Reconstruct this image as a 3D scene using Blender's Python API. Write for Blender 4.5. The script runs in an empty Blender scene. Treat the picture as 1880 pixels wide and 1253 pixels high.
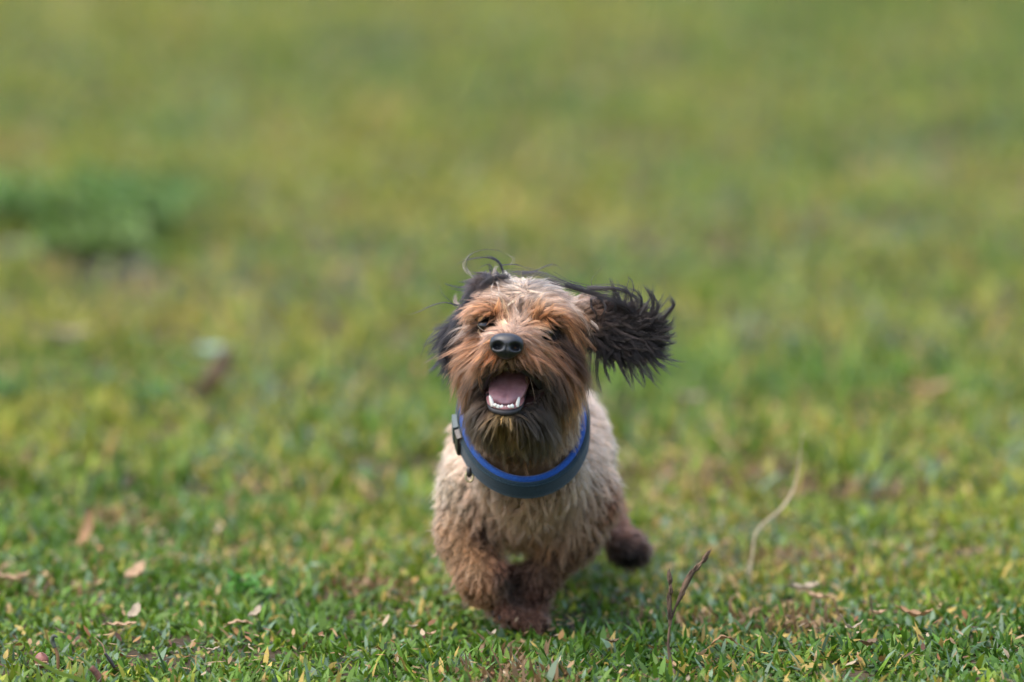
import bpy, math, random
import numpy as np
from mathutils import Vector, kdtree

R = math.radians
rng = np.random.default_rng(7)
random.seed(7)
sc = bpy.context.scene
C = sc.collection

# ------------------------------------------------------------------ camera, light, exposure
CAM_D, CAM_H, PITCH, LENS, FPX = 5.3, 1.0, R(7.5), 200.0, 200.0 / 36 * 1880
cam_d = bpy.data.cameras.new('camera')
cam = bpy.data.objects.new('camera', cam_d); C.objects.link(cam)
cam.location = (0, -CAM_D, CAM_H); cam.rotation_euler = (math.pi / 2 - PITCH, 0, 0)
cam_d.lens = LENS; cam_d.sensor_width = 36; cam_d.clip_start = 0.1; cam_d.clip_end = 2000
cam_d.dof.use_dof = True; cam_d.dof.focus_distance = 5.335; cam_d.dof.aperture_fstop = 2.55
sc.camera = cam

SUN_EL, SUN_AZ = R(66), R(-115)          # azimuth measured from +Y towards +X
w = bpy.data.worlds.new('World'); sc.world = w; w.use_nodes = True
nt = w.node_tree; bg = nt.nodes['Background']
sky = nt.nodes.new('ShaderNodeTexSky'); sky.sky_type = 'NISHITA'; sky.sun_disc = False
sky.sun_elevation = SUN_EL; sky.sun_rotation = SUN_AZ; sky.dust_density = 4.0; sky.air_density = 1.0; sky.ozone_density = 0.6
nt.links.new(sky.outputs[0], bg.inputs[0]); bg.inputs[1].default_value = 0.15
sun_d = bpy.data.lights.new('sun', 'SUN'); sun_d.energy = .7; sun_d.angle = R(60); sun_d.color = (1, .95, .87)
sun = bpy.data.objects.new('sun', sun_d); C.objects.link(sun)
sd = Vector((math.sin(SUN_AZ) * math.cos(SUN_EL), math.cos(SUN_AZ) * math.cos(SUN_EL), math.sin(SUN_EL)))
sun.rotation_euler = sd.to_track_quat('Z', 'Y').to_euler(); sun.location = sd * 20
vs = sc.view_settings; vs.view_transform = 'Standard'; vs.look = 'None'; vs.gamma = 1; vs.use_curve_mapping = False
vs.exposure = 1.86
sc.cycles.use_denoising = True; sc.cycles.denoising_prefilter = 'ACCURATE'
sc.cycles.max_bounces = 6; sc.cycles.transparent_max_bounces = 4

# ------------------------------------------------------------------ helpers
CP, SP = math.cos(PITCH), math.sin(PITCH)
M = 0.000512                                            # metres for one photo pixel at the dog's face
def W(px, py, Y):
    """world point seen at photo pixel px, py in the vertical plane at depth Y"""
    rx = (px - 940) / FPX; ry = -(py - 626.5) / FPX
    d = (rx, CP + ry * SP, -SP + ry * CP); t = (Y + CAM_D) / d[1]
    return np.array([t * d[0], Y, CAM_H + t * d[2]])
def G(px, py):
    """ground point under a photo pixel"""
    rx = (px - 940) / FPX; ry = -(py - 626.5) / FPX
    d = (rx, CP + ry * SP, -SP + ry * CP); t = -CAM_H / d[2]
    return np.array([t * d[0], t * d[1] - CAM_D, 0.0])
def front(P):
    """front-view chart used to comb the coat: metres -> units of the anchors below"""
    P = np.asarray(P); y = P[..., 1] + CAM_D; z = P[..., 2] - CAM_H
    f = y * CP - z * SP; u = y * SP + z * CP
    return np.stack([940 + FPX * P[..., 0] / f, 626.5 - FPX * u / f], -1)
def lin(c):
    c = np.asarray(c, float) / 255
    return np.where(c <= .04045, c / 12.92, ((c + .055) / 1.055) ** 2.4)

def tag(o, label=None, cat=None, group=None, kind=None):
    if label: o['label'] = label
    if cat: o['category'] = cat
    if group: o['group'] = group
    if kind: o['kind'] = kind
    return o
def empty(name, loc=(0, 0, 0)):
    o = bpy.data.objects.new(name, None); o.empty_display_size = .02; o.location = loc; C.objects.link(o); return o
def build(name, V, faces, mat, parent=None, col=None, smooth=True):
    """V (n,3) world points; faces list of (m,k) arrays"""
    me = bpy.data.meshes.new(name)
    V = np.asarray(V, np.float32); faces = [np.asarray(f, np.int32) for f in faces if len(f)]
    if parent is not None: V = V - np.array(parent_origin(parent), np.float32)
    loops = np.concatenate([f.ravel() for f in faces]); tot = np.concatenate([np.full(len(f), f.shape[1], np.int32) for f in faces])
    me.vertices.add(len(V)); me.vertices.foreach_set('co', V.ravel())
    me.loops.add(len(loops)); me.loops.foreach_set('vertex_index', loops)
    me.polygons.add(len(tot)); me.polygons.foreach_set('loop_start', np.concatenate([[0], np.cumsum(tot)[:-1]]).astype(np.int32))
    me.polygons.foreach_set('use_smooth', np.full(len(tot), smooth))
    if col is not None:
        a = me.attributes.new('tint', 'FLOAT_COLOR', 'POINT')
        a.data.foreach_set('color', np.concatenate([col, np.ones((len(col), 1))], 1).astype(np.float32).ravel())
    me.update(calc_edges=True); me.validate()
    me.materials.append(mat)
    o = bpy.data.objects.new(name, me); C.objects.link(o)
    if parent is not None: o.parent = parent
    return o
def parent_origin(p):
    o = np.zeros(3)
    while p is not None: o = o + np.array(p.location); p = p.parent
    return o
def grid_faces(nu, nv, wrap=False):
    """quads of a grid with nu rows and nv columns, columns wrapping if asked"""
    i, j = np.meshgrid(np.arange(nu - 1), np.arange(nv if wrap else nv - 1), indexing='ij')
    j2 = (j + 1) % nv
    return np.stack([i * nv + j, i * nv + j2, (i + 1) * nv + j2, (i + 1) * nv + j], -1).reshape(-1, 4)
def tube(pts, rad, n=8, flat=1.0):
    """closed tapered tube along pts, with rounded ends; returns V, [faces]"""
    pts = np.asarray(pts, float); rad = np.broadcast_to(np.asarray(rad, float), (len(pts),))
    T = np.gradient(pts, axis=0); T /= np.linalg.norm(T, axis=1)[:, None] + 1e-12
    ref = np.array([0, 1.0, 0]) if abs(T[:, 1]).mean() < .9 else np.array([1.0, 0, 0])
    A = np.cross(T, ref); A /= np.linalg.norm(A, axis=1)[:, None]; B = np.cross(T, A)
    th = np.linspace(0, 2 * np.pi, n, endpoint=False)
    V = pts[:, None] + rad[:, None, None] * (np.cos(th)[None, :, None] * A[:, None] + flat * np.sin(th)[None, :, None] * B[:, None])
    V = V.reshape(-1, 3); k = len(V)
    V = np.concatenate([V, pts[:1] - T[:1] * rad[0] * .5, pts[-1:] + T[-1:] * rad[-1] * .8])
    F = grid_faces(len(pts), n, True)
    a = np.arange(n); b = (a + 1) % n; l = (len(pts) - 1) * n
    return V, [F, np.concatenate([np.stack([b, a, np.full(n, k)], 1), np.stack([l + a, l + b, np.full(n, k + 1)], 1)])]
def join(parts):
    V, F, off = [], {}, 0
    for v, fs in parts:
        V.append(v)
        for f in fs: F.setdefault(f.shape[1], []).append(f + off)
        off += len(v)
    return np.concatenate(V), [np.concatenate(x) for x in F.values()]
def curve_pts(P, n=24):
    """Catmull-Rom through control points"""
    P = np.asarray(P, float); Q = np.concatenate([2 * P[:1] - P[1:2], P, 2 * P[-1:] - P[-2:-1]])
    t = np.linspace(0, len(P) - 1 - 1e-6, n); i = t.astype(int); f = (t - i)[:, None]
    a, b, c, d = Q[i], Q[i + 1], Q[i + 2], Q[i + 3]
    return .5 * (2 * b + (c - a) * f + (2 * a - 5 * b + 4 * c - d) * f ** 2 + (3 * b - a - 3 * c + d) * f ** 3)
def vnoise(x, y, seed=0):
    """smooth value noise 0..1"""
    x = np.asarray(x, float); y = np.asarray(y, float)
    T = np.random.default_rng(seed).random((256, 256))
    xi, yi = np.floor(x).astype(int), np.floor(y).astype(int); fx, fy = x - xi, y - yi
    fx = fx * fx * (3 - 2 * fx); fy = fy * fy * (3 - 2 * fy)
    g = lambda a, b: T[a % 256, b % 256]
    return (g(xi, yi) * (1 - fx) + g(xi + 1, yi) * fx) * (1 - fy) + (g(xi, yi + 1) * (1 - fx) + g(xi + 1, yi + 1) * fx) * fy

# ------------------------------------------------------------------ materials
def mat(name, base=None, rough=.6, spec=.5, attr=None, noise=None, bump=None, sss=0, coat=0, trans=0, sheen=0):
    """principled material; noise=(scale, dark, light) varies the base colour; bump=(scale, strength, distance)"""
    m = bpy.data.materials.new(name); m.use_nodes = True
    n = m.node_tree.nodes; l = m.node_tree.links; p = n['Principled BSDF']
    p.inputs['Roughness'].default_value = rough; p.inputs['Specular IOR Level'].default_value = spec
    src = None
    if attr:
        a = n.new('ShaderNodeAttribute'); a.attribute_name = attr; src = a.outputs['Color']
    if noise:
        tc = n.new('ShaderNodeTexCoord'); nz = n.new('ShaderNodeTexNoise'); nz.inputs['Scale'].default_value = noise[0]; nz.inputs['Detail'].default_value = 6
        l.new(tc.outputs['Object'], nz.inputs['Vector'])
        rp = n.new('ShaderNodeValToRGB'); rp.color_ramp.elements[0].position = .3; rp.color_ramp.elements[1].position = .7
        rp.color_ramp.elements[0].color = (*noise[1], 1); rp.color_ramp.elements[1].color = (*noise[2], 1)
        l.new(nz.outputs['Fac'], rp.inputs['Fac'])
        if src is None: src = rp.outputs['Color']
        else:
            mx = n.new('ShaderNodeMix'); mx.data_type = 'RGBA'; mx.blend_type = 'MULTIPLY'; mx.inputs[0].default_value = 1
            l.new(src, mx.inputs[6]); l.new(rp.outputs['Color'], mx.inputs[7]); src = mx.outputs[2]
    if src is not None: l.new(src, p.inputs['Base Color'])
    else: p.inputs['Base Color'].default_value = (*base, 1)
    if bump:
        tc = n.new('ShaderNodeTexCoord'); nz = n.new('ShaderNodeTexNoise'); nz.inputs['Scale'].default_value = bump[0]; nz.inputs['Detail'].default_value = 3
        bp = n.new('ShaderNodeBump'); bp.inputs['Strength'].default_value = bump[1]; bp.inputs['Distance'].default_value = bump[2]
        l.new(tc.outputs['Object'], nz.inputs['Vector']); l.new(nz.outputs['Fac'], bp.inputs['Height']); l.new(bp.outputs[0], p.inputs['Normal'])
    if sss: p.inputs['Subsurface Weight'].default_value = sss; p.inputs['Subsurface Radius'].default_value = (.004, .0015, .001); p.inputs['Subsurface Scale'].default_value = 1
    if coat: p.inputs['Coat Weight'].default_value = coat; p.inputs['Coat Roughness'].default_value = .15
    if sheen: p.inputs['Sheen Weight'].default_value = sheen
    if trans:
        t = n.new('ShaderNodeBsdfTranslucent'); mix = n.new('ShaderNodeMixShader'); mix.inputs[0].default_value = trans
        if src is not None: l.new(src, t.inputs['Color'])
        else: t.inputs['Color'].default_value = (*base, 1)
        l.new(p.outputs[0], mix.inputs[1]); l.new(t.outputs[0], mix.inputs[2]); l.new(mix.outputs[0], n['Material Output'].inputs['Surface'])
    return m
def hair_mat(name, rough=.45):
    m = bpy.data.materials.new(name); m.use_nodes = True
    n = m.node_tree.nodes; l = m.node_tree.links; n.remove(n['Principled BSDF'])
    a = n.new('ShaderNodeAttribute'); a.attribute_name = 'hair_color'
    h = n.new('ShaderNodeBsdfHairPrincipled'); h.model = 'CHIANG'; h.parametrization = 'COLOR'
    h.inputs['Roughness'].default_value = rough; h.inputs['Radial Roughness'].default_value = .5; h.inputs['Random Roughness'].default_value = .2; h.inputs['IOR'].default_value = 1.42
    l.new(a.outputs['Color'], h.inputs['Color'])
    p = n.new('ShaderNodeBsdfPrincipled'); p.inputs['Roughness'].default_value = .5; p.inputs['Specular IOR Level'].default_value = .35; l.new(a.outputs['Color'], p.inputs['Base Color'])
    mx = n.new('ShaderNodeMixShader'); mx.inputs[0].default_value = .5; l.new(h.outputs[0], mx.inputs[1]); l.new(p.outputs[0], mx.inputs[2]); l.new(mx.outputs[0], n['Material Output'].inputs['Surface'])
    return m
M_grass = mat('grass_blade', attr='tint', rough=.48, spec=.27, trans=.35)
M_litter = mat('dry_litter', attr='tint', rough=.7, spec=.3, trans=.15)
M_soil = mat('soil', rough=.95, spec=.2, noise=(9, (.022, .016, .009), (.055, .040, .020)), bump=(60, .8, .01))
M_weed = mat('weed_leaf', attr='tint', rough=.45, spec=.5, trans=.3)
M_hair = hair_mat('fur')
M_skin = mat('skin_under_fur', attr='tint', rough=.8, spec=.2, noise=(180, (.6, .6, .6), (1, 1, 1)))
M_nose = mat('nose_leather', rough=.46, spec=.42, noise=(300, (.004, .0045, .005), (.012, .013, .015)), bump=(900, .5, .0006), coat=.15)
M_eye = mat('eye_dark', base=(.012, .008, .006), rough=.18, spec=.5)
M_tongue = mat('tongue', rough=.38, spec=.5, noise=(160, (.27, .125, .13), (.38, .19, .195)), bump=(1100, .5, .0006), sss=.3)
M_gum = mat('gum', rough=.3, spec=.5, noise=(200, (.26, .10, .10), (.36, .16, .15)), bump=(500, .3, .0005), sss=.2)
M_lip = mat('lip', rough=.5, spec=.35, noise=(250, (.010, .009, .010), (.03, .027, .028)), bump=(500, .5, .0006))
M_mouth = mat('mouth_roof', rough=.5, spec=.4, noise=(120, (.03, .012, .012), (.10, .04, .04)))
M_tooth = mat('tooth', rough=.25, spec=.5, noise=(300, (.62, .58, .48), (.78, .75, .68)), sss=.1)
M_claw = mat('claw', base=(.02, .016, .014), rough=.4)
M_pad = mat('paw_pad', rough=.7, noise=(150, (.03, .022, .022), (.08, .05, .048)), bump=(400, .6, .001))
M_denim = mat('collar_webbing', rough=.85, spec=.2, noise=(700, (.004, .013, .020), (.012, .032, .045)), bump=(1500, .7, .0006), sheen=.15)
M_blue = mat('collar_lining', rough=.8, spec=.25, noise=(600, (.004, .035, .16), (.008, .065, .27)), bump=(1300, .7, .0006), sheen=.1)
M_buckle = mat('buckle_plastic', base=(.008, .035, .042), rough=.45)
M_metal = mat('collar_metal', base=(.35, .30, .16), rough=.35); M_metal.node_tree.nodes['Principled BSDF'].inputs['Metallic'].default_value = .9
M_nut = mat('nut_shell', rough=.5, noise=(120, (.10, .03, .02), (.24, .09, .06)), bump=(300, .5, .001))
M_stone = mat('stone', rough=.85, noise=(40, (.04, .05, .035), (.11, .12, .09)), bump=(80, .7, .004))
M_twig = mat('twig_bark', rough=.8, noise=(150, (.035, .014, .01), (.13, .05, .03)), bump=(400, .7, .001))
M_stalk = mat('seed_stalk_brown', rough=.8, noise=(90, (.035, .02, .012), (.13, .08, .045)), bump=(500, .5, .001))
M_straw = mat('straw', rough=.7, noise=(60, (.25, .20, .12), (.42, .34, .23)), trans=.15)
M_petal = mat('pale_leaf', rough=.5, noise=(60, (.20, .32, .27), (.30, .44, .38)), trans=.25)
M_leafs = {
    'tan': mat('leaf_tan', rough=.65, noise=(70, (.20, .125, .06), (.36, .24, .14)), trans=.15),
    'rust': mat('leaf_rust', rough=.65, noise=(70, (.14, .075, .03), (.26, .15, .06)), trans=.15),
    'pale': mat('leaf_pale', rough=.65, noise=(70, (.19, .15, .10), (.31, .26, .18)), trans=.15),
    'dark': mat('leaf_dark', rough=.7, noise=(70, (.06, .038, .018), (.13, .08, .035)), trans=.1),
}

# ------------------------------------------------------------------ ground
def hgt(x, y):
    h = .022 * (vnoise(x * 1.3 + 40, y * 1.3 + 9, 1) - .5) + .009 * (vnoise(x * 6 + 4, y * 6 + 3, 2) - .5)
    return h * np.clip((14 - np.abs(y - 5)) / 6, 0, 1) * np.clip(5 - np.abs(x), 0, 1) - .004
def axis(edges):
    out = []
    for a, b, n in edges: out += list(np.linspace(a, b, n, endpoint=False))
    return np.array(out + [edges[-1][1]])
gx = axis([(-400, -20, 10), (-20, -4, 12), (-4, -1.2, 28), (-1.2, 1.2, 96), (1.2, 4, 28), (4, 20, 12), (20, 400, 10)])
gy = axis([(-400, -20, 10), (-20, -2, 18), (-2, 2, 130), (2, 8, 90), (8, 20, 60), (20, 400, 10)])
YY, XX = np.meshgrid(gy, gx, indexing='ij')
V = np.stack([XX, YY, hgt(XX, YY)], -1).reshape(-1, 3)
ground = build('ground', V, [grid_faces(len(gy), len(gx))], M_soil)
tag(ground, kind='structure')
# beyond the modelled turf the sheet carries the lawn's own colour
n = M_soil.node_tree.nodes; l = M_soil.node_tree.links
tc = n.new('ShaderNodeTexCoord'); sp = n.new('ShaderNodeSeparateXYZ'); l.new(tc.outputs['Object'], sp.inputs[0])
ad = n.new('ShaderNodeMath'); ad.operation = 'LENGTH' if False else 'ABSOLUTE'; l.new(sp.outputs['X'], ad.inputs[0])
def mr(sock, a, b):
    m_ = n.new('ShaderNodeMapRange'); m_.inputs[1].default_value = a; m_.inputs[2].default_value = b; l.new(sock, m_.inputs[0]); return m_.outputs[0]
yb = n.new('ShaderNodeMath'); yb.operation = 'MULTIPLY'; yb.inputs[1].default_value = -1; l.new(sp.outputs['Y'], yb.inputs[0])
m1 = n.new('ShaderNodeMath'); m1.operation = 'MAXIMUM'; l.new(mr(ad.outputs[0], 3.2, 4.2), m1.inputs[0]); l.new(mr(sp.outputs['Y'], 14, 17), m1.inputs[1])
m2 = n.new('ShaderNodeMath'); m2.operation = 'MAXIMUM'; l.new(m1.outputs[0], m2.inputs[0]); l.new(mr(yb.outputs[0], 1.4, 2.2), m2.inputs[1])
nz = n.new('ShaderNodeTexNoise'); nz.inputs['Scale'].default_value = 2.2; nz.inputs['Detail'].default_value = 8; l.new(tc.outputs['Object'], nz.inputs['Vector'])
rp = n.new('ShaderNodeValToRGB'); rp.color_ramp.elements[0].color = (.05, .08, .018, 1); rp.color_ramp.elements[1].color = (.15, .15, .05, 1)
rp.color_ramp.elements[0].position = .3; rp.color_ramp.elements[1].position = .7; l.new(nz.outputs['Fac'], rp.inputs['Fac'])
pb = n['Principled BSDF']; old = pb.inputs['Base Color'].links[0].from_socket
mx = n.new('ShaderNodeMix'); mx.data_type = 'RGBA'; l.new(m2.outputs[0], mx.inputs[0]); l.new(old, mx.inputs[6]); l.new(rp.outputs['Color'], mx.inputs[7]); l.new(mx.outputs[2], pb.inputs['Base Color'])

# ------------------------------------------------------------------ turf: every blade is a bent, tapering ribbon
GP0 = G(958, 1150)
HOLES = []      # (x, y, radius) bare spots, filled in below
for px, py, r in ((190, 492, .10), (25, 458, .09), (255, 505, .07), (1090, 1195, .016), (620, 1125, .034), (590, 1090, .03), (500, 1095, .03), (540, 1110, .02), (1230, 1195, .022), (1310, 1195, .018), (790, 1175, .016), (700, 1110, .02), (1040, 1130, .03), (1440, 1175, .018), (1590, 1180, .02), (90, 1100, .012), (1700, 1090, .016), (1150, 1120, .02), (1010, 1080, .02)):
    g = G(px, py); HOLES.append((g[0], g[1], r))
PAL = np.array([[.036, .092, .010], [.070, .142, .012], [.140, .196, .015], [.240, .228, .028], [.110, .172, .100], [.30, .22, .055], [.40, .28, .13]])
def blades(n, x0, x1, y0, y1, wid, lng, seed, segs=3, gap=.30):
    r = np.random.default_rng(seed)
    y = r.uniform(y0, y1, int(n * 1.6)); x = r.uniform(x0, x1, len(y))
    keep = vnoise(x * 19 + 7, y * 19, 3) * .6 + vnoise(x * 47, y * 47, 4) * .4 > gap + .12 * r.random(len(x)) - .06
    for hx, hy, hr in HOLES:
        d = np.hypot((x - hx), (y - hy) / 1.6); keep &= ~((d < hr) & (r.random(len(x)) > (d / hr) ** 2 * .8 + .08))
    x, y = x[keep][:n], y[keep][:n]; n = len(x)
    z0 = hgt(x, y) - .003
    tall = .55 + .45 * vnoise(x * 9, y * 9, 5) + .5 * vnoise(x * 3.5 + 5, y * 3.5, 55); pw_ = np.exp(-((x - GP0[0]) / .07) ** 2 - ((y - GP0[1] + .06) / .14) ** 2); tall = tall * (1 - .30 * pw_)
    L = np.minimum(r.lognormal(0, .30, n), 1.7) * lng * tall; Wd = r.lognormal(0, .28, n) * wid
    yaw = r.uniform(0, 2 * np.pi, n); el = np.clip(r.normal(.78, .40, n), .05, 1.5); bend = r.normal(.75, .5, n)
    k = segs + 1; s = np.linspace(0, 1, k)
    ang = el[:, None] - bend[:, None] * s[None]
    dl = (L / segs)[:, None]
    hx = np.concatenate([np.zeros((n, 1)), np.cumsum(np.cos(ang[:, :-1]) * dl, 1)], 1); hz = np.concatenate([np.zeros((n, 1)), np.cumsum(np.sin(ang[:, :-1]) * dl, 1)], 1)
    hz = np.maximum(hz, -.002)
    cx, cy = np.cos(yaw)[:, None], np.sin(yaw)[:, None]
    P = np.stack([x[:, None] + hx * cx, y[:, None] + hx * cy, z0[:, None] + hz], -1)
    prof = np.interp(s, [0, .35, .7, 1], [.65, 1, .8, .0])
    tw = r.normal(0, .5, n)[:, None]
    side = np.stack([-cy * np.cos(tw) * np.ones((1, k)), cx * np.cos(tw) * np.ones((1, k)), np.sin(tw) * np.ones((1, k))], -1)
    A = P[:, :-1] + side[:, :-1] * (Wd[:, None] * prof[None, :-1] / 2)[..., None]; B = P[:, :-1] - side[:, :-1] * (Wd[:, None] * prof[None, :-1] / 2)[..., None]
    Vb = np.concatenate([np.stack([A, B], 2).reshape(n, -1, 3), P[:, -1:]], 1); m = Vb.shape[1]
    o = (np.arange(n) * m)[:, None]
    q = np.concatenate([o + np.array([[2 * i, 2 * i + 1, 2 * i + 3, 2 * i + 2]]) for i in range(segs - 1)])
    t = o + np.array([[m - 3, m - 2, m - 1]])
    # colour: patches of dry and lush turf, then blade by blade
    dry = .07 + .40 * vnoise(x * .9 + 3, y * .45 + 1, 6) + .3 * vnoise(x * 3.1, y * 2.1, 7) + .15 * vnoise(x * 11, y * 11, 8)
    lush = np.clip((1.9 - y) / 2.4, 0, 1)                     # turf is greener towards the near end
    dog_shade = np.exp(-((x - .03) / .34) ** 2 - ((y - .14) / .26) ** 2) + .8 * np.exp(-((x + .22) / .12) ** 2 - ((y - .28) / .16) ** 2)  # dog's contact shade put into blade colour, along with deeper green turf
    dry = dry - .13 * lush + .03 + .05 * np.clip(y, 0, 1) - .20 * dog_shade
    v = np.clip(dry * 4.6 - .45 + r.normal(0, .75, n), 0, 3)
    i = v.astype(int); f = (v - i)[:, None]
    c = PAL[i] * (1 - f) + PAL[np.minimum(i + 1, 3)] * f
    u = r.random(n); pg = .13 * (.5 + lush)
    tanp = np.clip((vnoise(x * 4.2 + 31, y * 1.9 + 8, 51) - .58) * 3, 0, .6); blup = np.clip((vnoise(x * 3.4 + 61, y * 1.7 + 18, 52) - .62) * 3, 0, .6); grnp = np.clip((vnoise(x * 3.0 + 11, y * 1.5 + 28, 53) - .6) * 5, 0, 1)
    c = np.where((r.random(n) < grnp * .6)[:, None], PAL[1], c)
    c[u < pg * .7 + .22 * blup] = PAL[4]; c[u > .95 - .26 * tanp] = PAL[5]; c[u > .992 - .04 * tanp] = PAL[6]
    th = np.clip((vnoise(x * 7 + 91, y * 5 + 8, 57) - .66) * 5, 0, 1) * (y < 1.2); c = np.where((r.random(n) < th * .6)[:, None], np.array([.16, .10, .045]), c)
    c = c * r.lognormal(0, np.where(y < 1.2, .22, .14))[:, None]
    return Vb.reshape(-1, 3), [q, t], np.repeat(c, m, 0)
def turf(specs):
    Vs, Qs, Ts, Cs, off = [], [], [], [], 0
    for a in specs:
        V, (q, t), c = blades(*a); Vs.append(V); Qs.append(q + off); Ts.append(t + off); Cs.append(c); off += len(V)
    return np.concatenate(Vs), [np.concatenate(Qs), np.concatenate(Ts)], np.concatenate(Cs)
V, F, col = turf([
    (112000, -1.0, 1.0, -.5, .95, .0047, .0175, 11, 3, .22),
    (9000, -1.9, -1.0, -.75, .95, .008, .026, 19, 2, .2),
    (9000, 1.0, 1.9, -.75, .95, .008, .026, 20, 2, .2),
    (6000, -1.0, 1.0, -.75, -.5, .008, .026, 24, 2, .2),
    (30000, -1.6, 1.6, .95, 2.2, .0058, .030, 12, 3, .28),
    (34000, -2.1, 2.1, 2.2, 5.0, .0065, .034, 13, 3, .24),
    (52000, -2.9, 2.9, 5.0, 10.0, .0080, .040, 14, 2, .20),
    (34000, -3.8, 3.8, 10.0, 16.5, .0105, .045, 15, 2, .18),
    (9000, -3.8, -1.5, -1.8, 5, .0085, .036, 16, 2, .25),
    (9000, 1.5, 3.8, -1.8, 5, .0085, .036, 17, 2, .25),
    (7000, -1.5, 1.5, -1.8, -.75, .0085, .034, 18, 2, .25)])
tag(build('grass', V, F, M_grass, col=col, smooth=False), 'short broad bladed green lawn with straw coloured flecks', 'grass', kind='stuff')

# crumbs of dry leaf lying in the turf (too many and too small to count)
def litter(n, x0, x1, y0, y1, sz, seed):
    r = np.random.default_rng(seed); x = r.uniform(x0, x1, n * 3); y = r.uniform(y0, y1, n * 3)
    k = vnoise(x * 5 + 2, y * 5, 9) + .3 * r.random(n * 3) > .62; x, y = x[k][:n], y[k][:n]; n = len(x)
    z = hgt(x, y) + r.uniform(.004, .024, n); L = r.lognormal(0, .22, n) * sz; Wd = L * r.uniform(.18, .5, n)
    yaw = r.uniform(0, 6.28, n); p = r.normal(0, .45, n); curl = r.normal(0, .5, n)
    d = np.stack([np.cos(yaw) * np.cos(p), np.sin(yaw) * np.cos(p), np.sin(p)], -1); s = np.stack([-np.sin(yaw), np.cos(yaw), np.zeros(n)], -1)
    up = np.cross(d, s); c0 = np.stack([x, y, z], -1)
    def pt(a, b): return c0 + d * (L * a)[:, None] + s * (Wd * b)[:, None] + up * (L * curl * (a * a + b * b * .6))[:, None]
    Vl = np.stack([pt(-.5, 0), pt(-.15, -.5), pt(-.15, .5), pt(.2, -.42), pt(.2, .42), pt(.5, 0)], 1)
    o = (np.arange(n) * 6)[:, None]
    q = o + np.array([[1, 3, 4, 2]]); t = np.concatenate([o + np.array([[0, 1, 2]]), o + np.array([[3, 5, 4]])])
    pal = np.array([[.22, .145, .07], [.16, .07, .025], [.24, .19, .12], [.07, .033, .018], [.20, .11, .035]])
    c = pal[r.choice(5, n, p=[.38, .14, .2, .16, .12])] * r.lognormal(0, .2, n)[:, None]
    return Vl.reshape(-1, 3), [q, t], np.repeat(c, 6, 0)
parts = [litter(6500, -1.5, 1.5, -.7, 1.0, .0095, 21), litter(1100, -2, 2, 1.0, 5, .016, 22), litter(700, -3.2, 3.2, 5, 14, .024, 23)]
V, F = join([(a, b) for a, b, c in parts])
tag(build('leaf_litter', V, F, M_litter, col=np.concatenate([c for _, _, c in parts]), smooth=False), 'crumbs of dry brown leaf scattered through the lawn', 'leaf litter', kind='stuff')

# ------------------------------------------------------------------ things in the turf
def leaf_mesh(L, Wd, curl, roll, n=9, k=5):
    s = np.linspace(-.5, .5, n); b = np.linspace(-1, 1, k); S, B = np.meshgrid(s, b, indexing='ij')
    prof = np.sqrt(np.clip(1 - (2 * S) ** 2, 0, 1)) ** .8 * (1 - .25 * S)
    x = S * L; y = B * Wd / 2 * prof; z = curl * L * (2 * S) ** 2 * .5 + roll * Wd * (B * prof) ** 2 * .5 + .04 * L * np.sin(S * 17 + B * 3)
    return np.stack([x, y, z], -1).reshape(-1, 3), [grid_faces(n, k)]
def place(V, loc, yaw, pitch=0, rollr=0):
    cy, sy = math.cos(yaw), math.sin(yaw); cp_, sp_ = math.cos(pitch), math.sin(pitch); cr, sr = math.cos(rollr), math.sin(rollr)
    Rz = np.array([[cy, -sy, 0], [sy, cy, 0], [0, 0, 1]]); Ry = np.array([[cp_, 0, sp_], [0, 1, 0], [-sp_, 0, cp_]]); Rx = np.array([[1, 0, 0], [0, cr, -sr], [0, sr, cr]])
    return V @ (Rz @ Ry @ Rx).T + np.asarray(loc)
def thing_mesh(name, V, F, m, label, cat, group=None, base=None, col=None):
    base = V.mean(0) * [1, 1, 0] + [0, 0, V[:, 2].min()] if base is None else np.asarray(base)
    o = build(name, V - base, F, m, col=col); o.location = base
    return tag(o, label, cat, group)
def drop_leaf(px, py, L, Wd, yaw, kind, label, lift=.026, pitch=0., curl=.5, roll=.6, rr=0.):
    g = G(px, py); zt = hgt(g[0], g[1]) + lift * .8
    for _ in range(3): c_ = np.array([0, -CAM_D, CAM_H]); gp = c_ + (g - c_) * (CAM_H - zt) / CAM_H; zt = hgt(gp[0], gp[1]) + lift * .8
    V, F = leaf_mesh(L, Wd, curl, roll); V = place(V, gp, yaw, pitch, rr)
    stem, sf = tube(np.linspace(V[2], V[2] + (V[2] - V[12]) * .5, 4), [.0007, .0006, .0005, .0004], 5)
    t = empty('fallen_leaf', V.mean(0)); tag(t, label, 'leaf', 'dead leaves lying on the lawn')
    build('leaf_blade', V, F, M_leafs[kind], t); build('leaf_stalk', stem, sf, M_leafs[kind], t)
drop_leaf(1330, 1172, .026, .008, .1, 'rust', 'curled orange brown dead leaf just right of the brown seed stalk', curl=-.5)
drop_leaf(1288, 1203, .016, .007, 2.2, 'tan', 'small tan dead leaf below the curled orange one, right of the seed stalk base', pitch=.3)
drop_leaf(790, 1166, .013, .006, .6, 'tan', 'tan leaf scrap lying left below the dog\'s front paws')
drop_leaf(903, 1166, .013, .005, .9, 'pale', 'small pale curled leaf directly below the dog\'s front paws', curl=.8)
drop_leaf(388, 1195, .016, .006, .25, 'pale', 'pale beige leaf scrap lying flat right of the upright dark green blade')
drop_leaf(222, 1148, .030, .012, .2, 'tan', 'crumpled tan leaf in the grass above the reddish twig', curl=.15, roll=.3)
drop_leaf(248, 1128, .024, .011, 1.2, 'pale', 'pale crumpled leaf leaning up behind the crumpled tan one', pitch=-.5)
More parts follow.
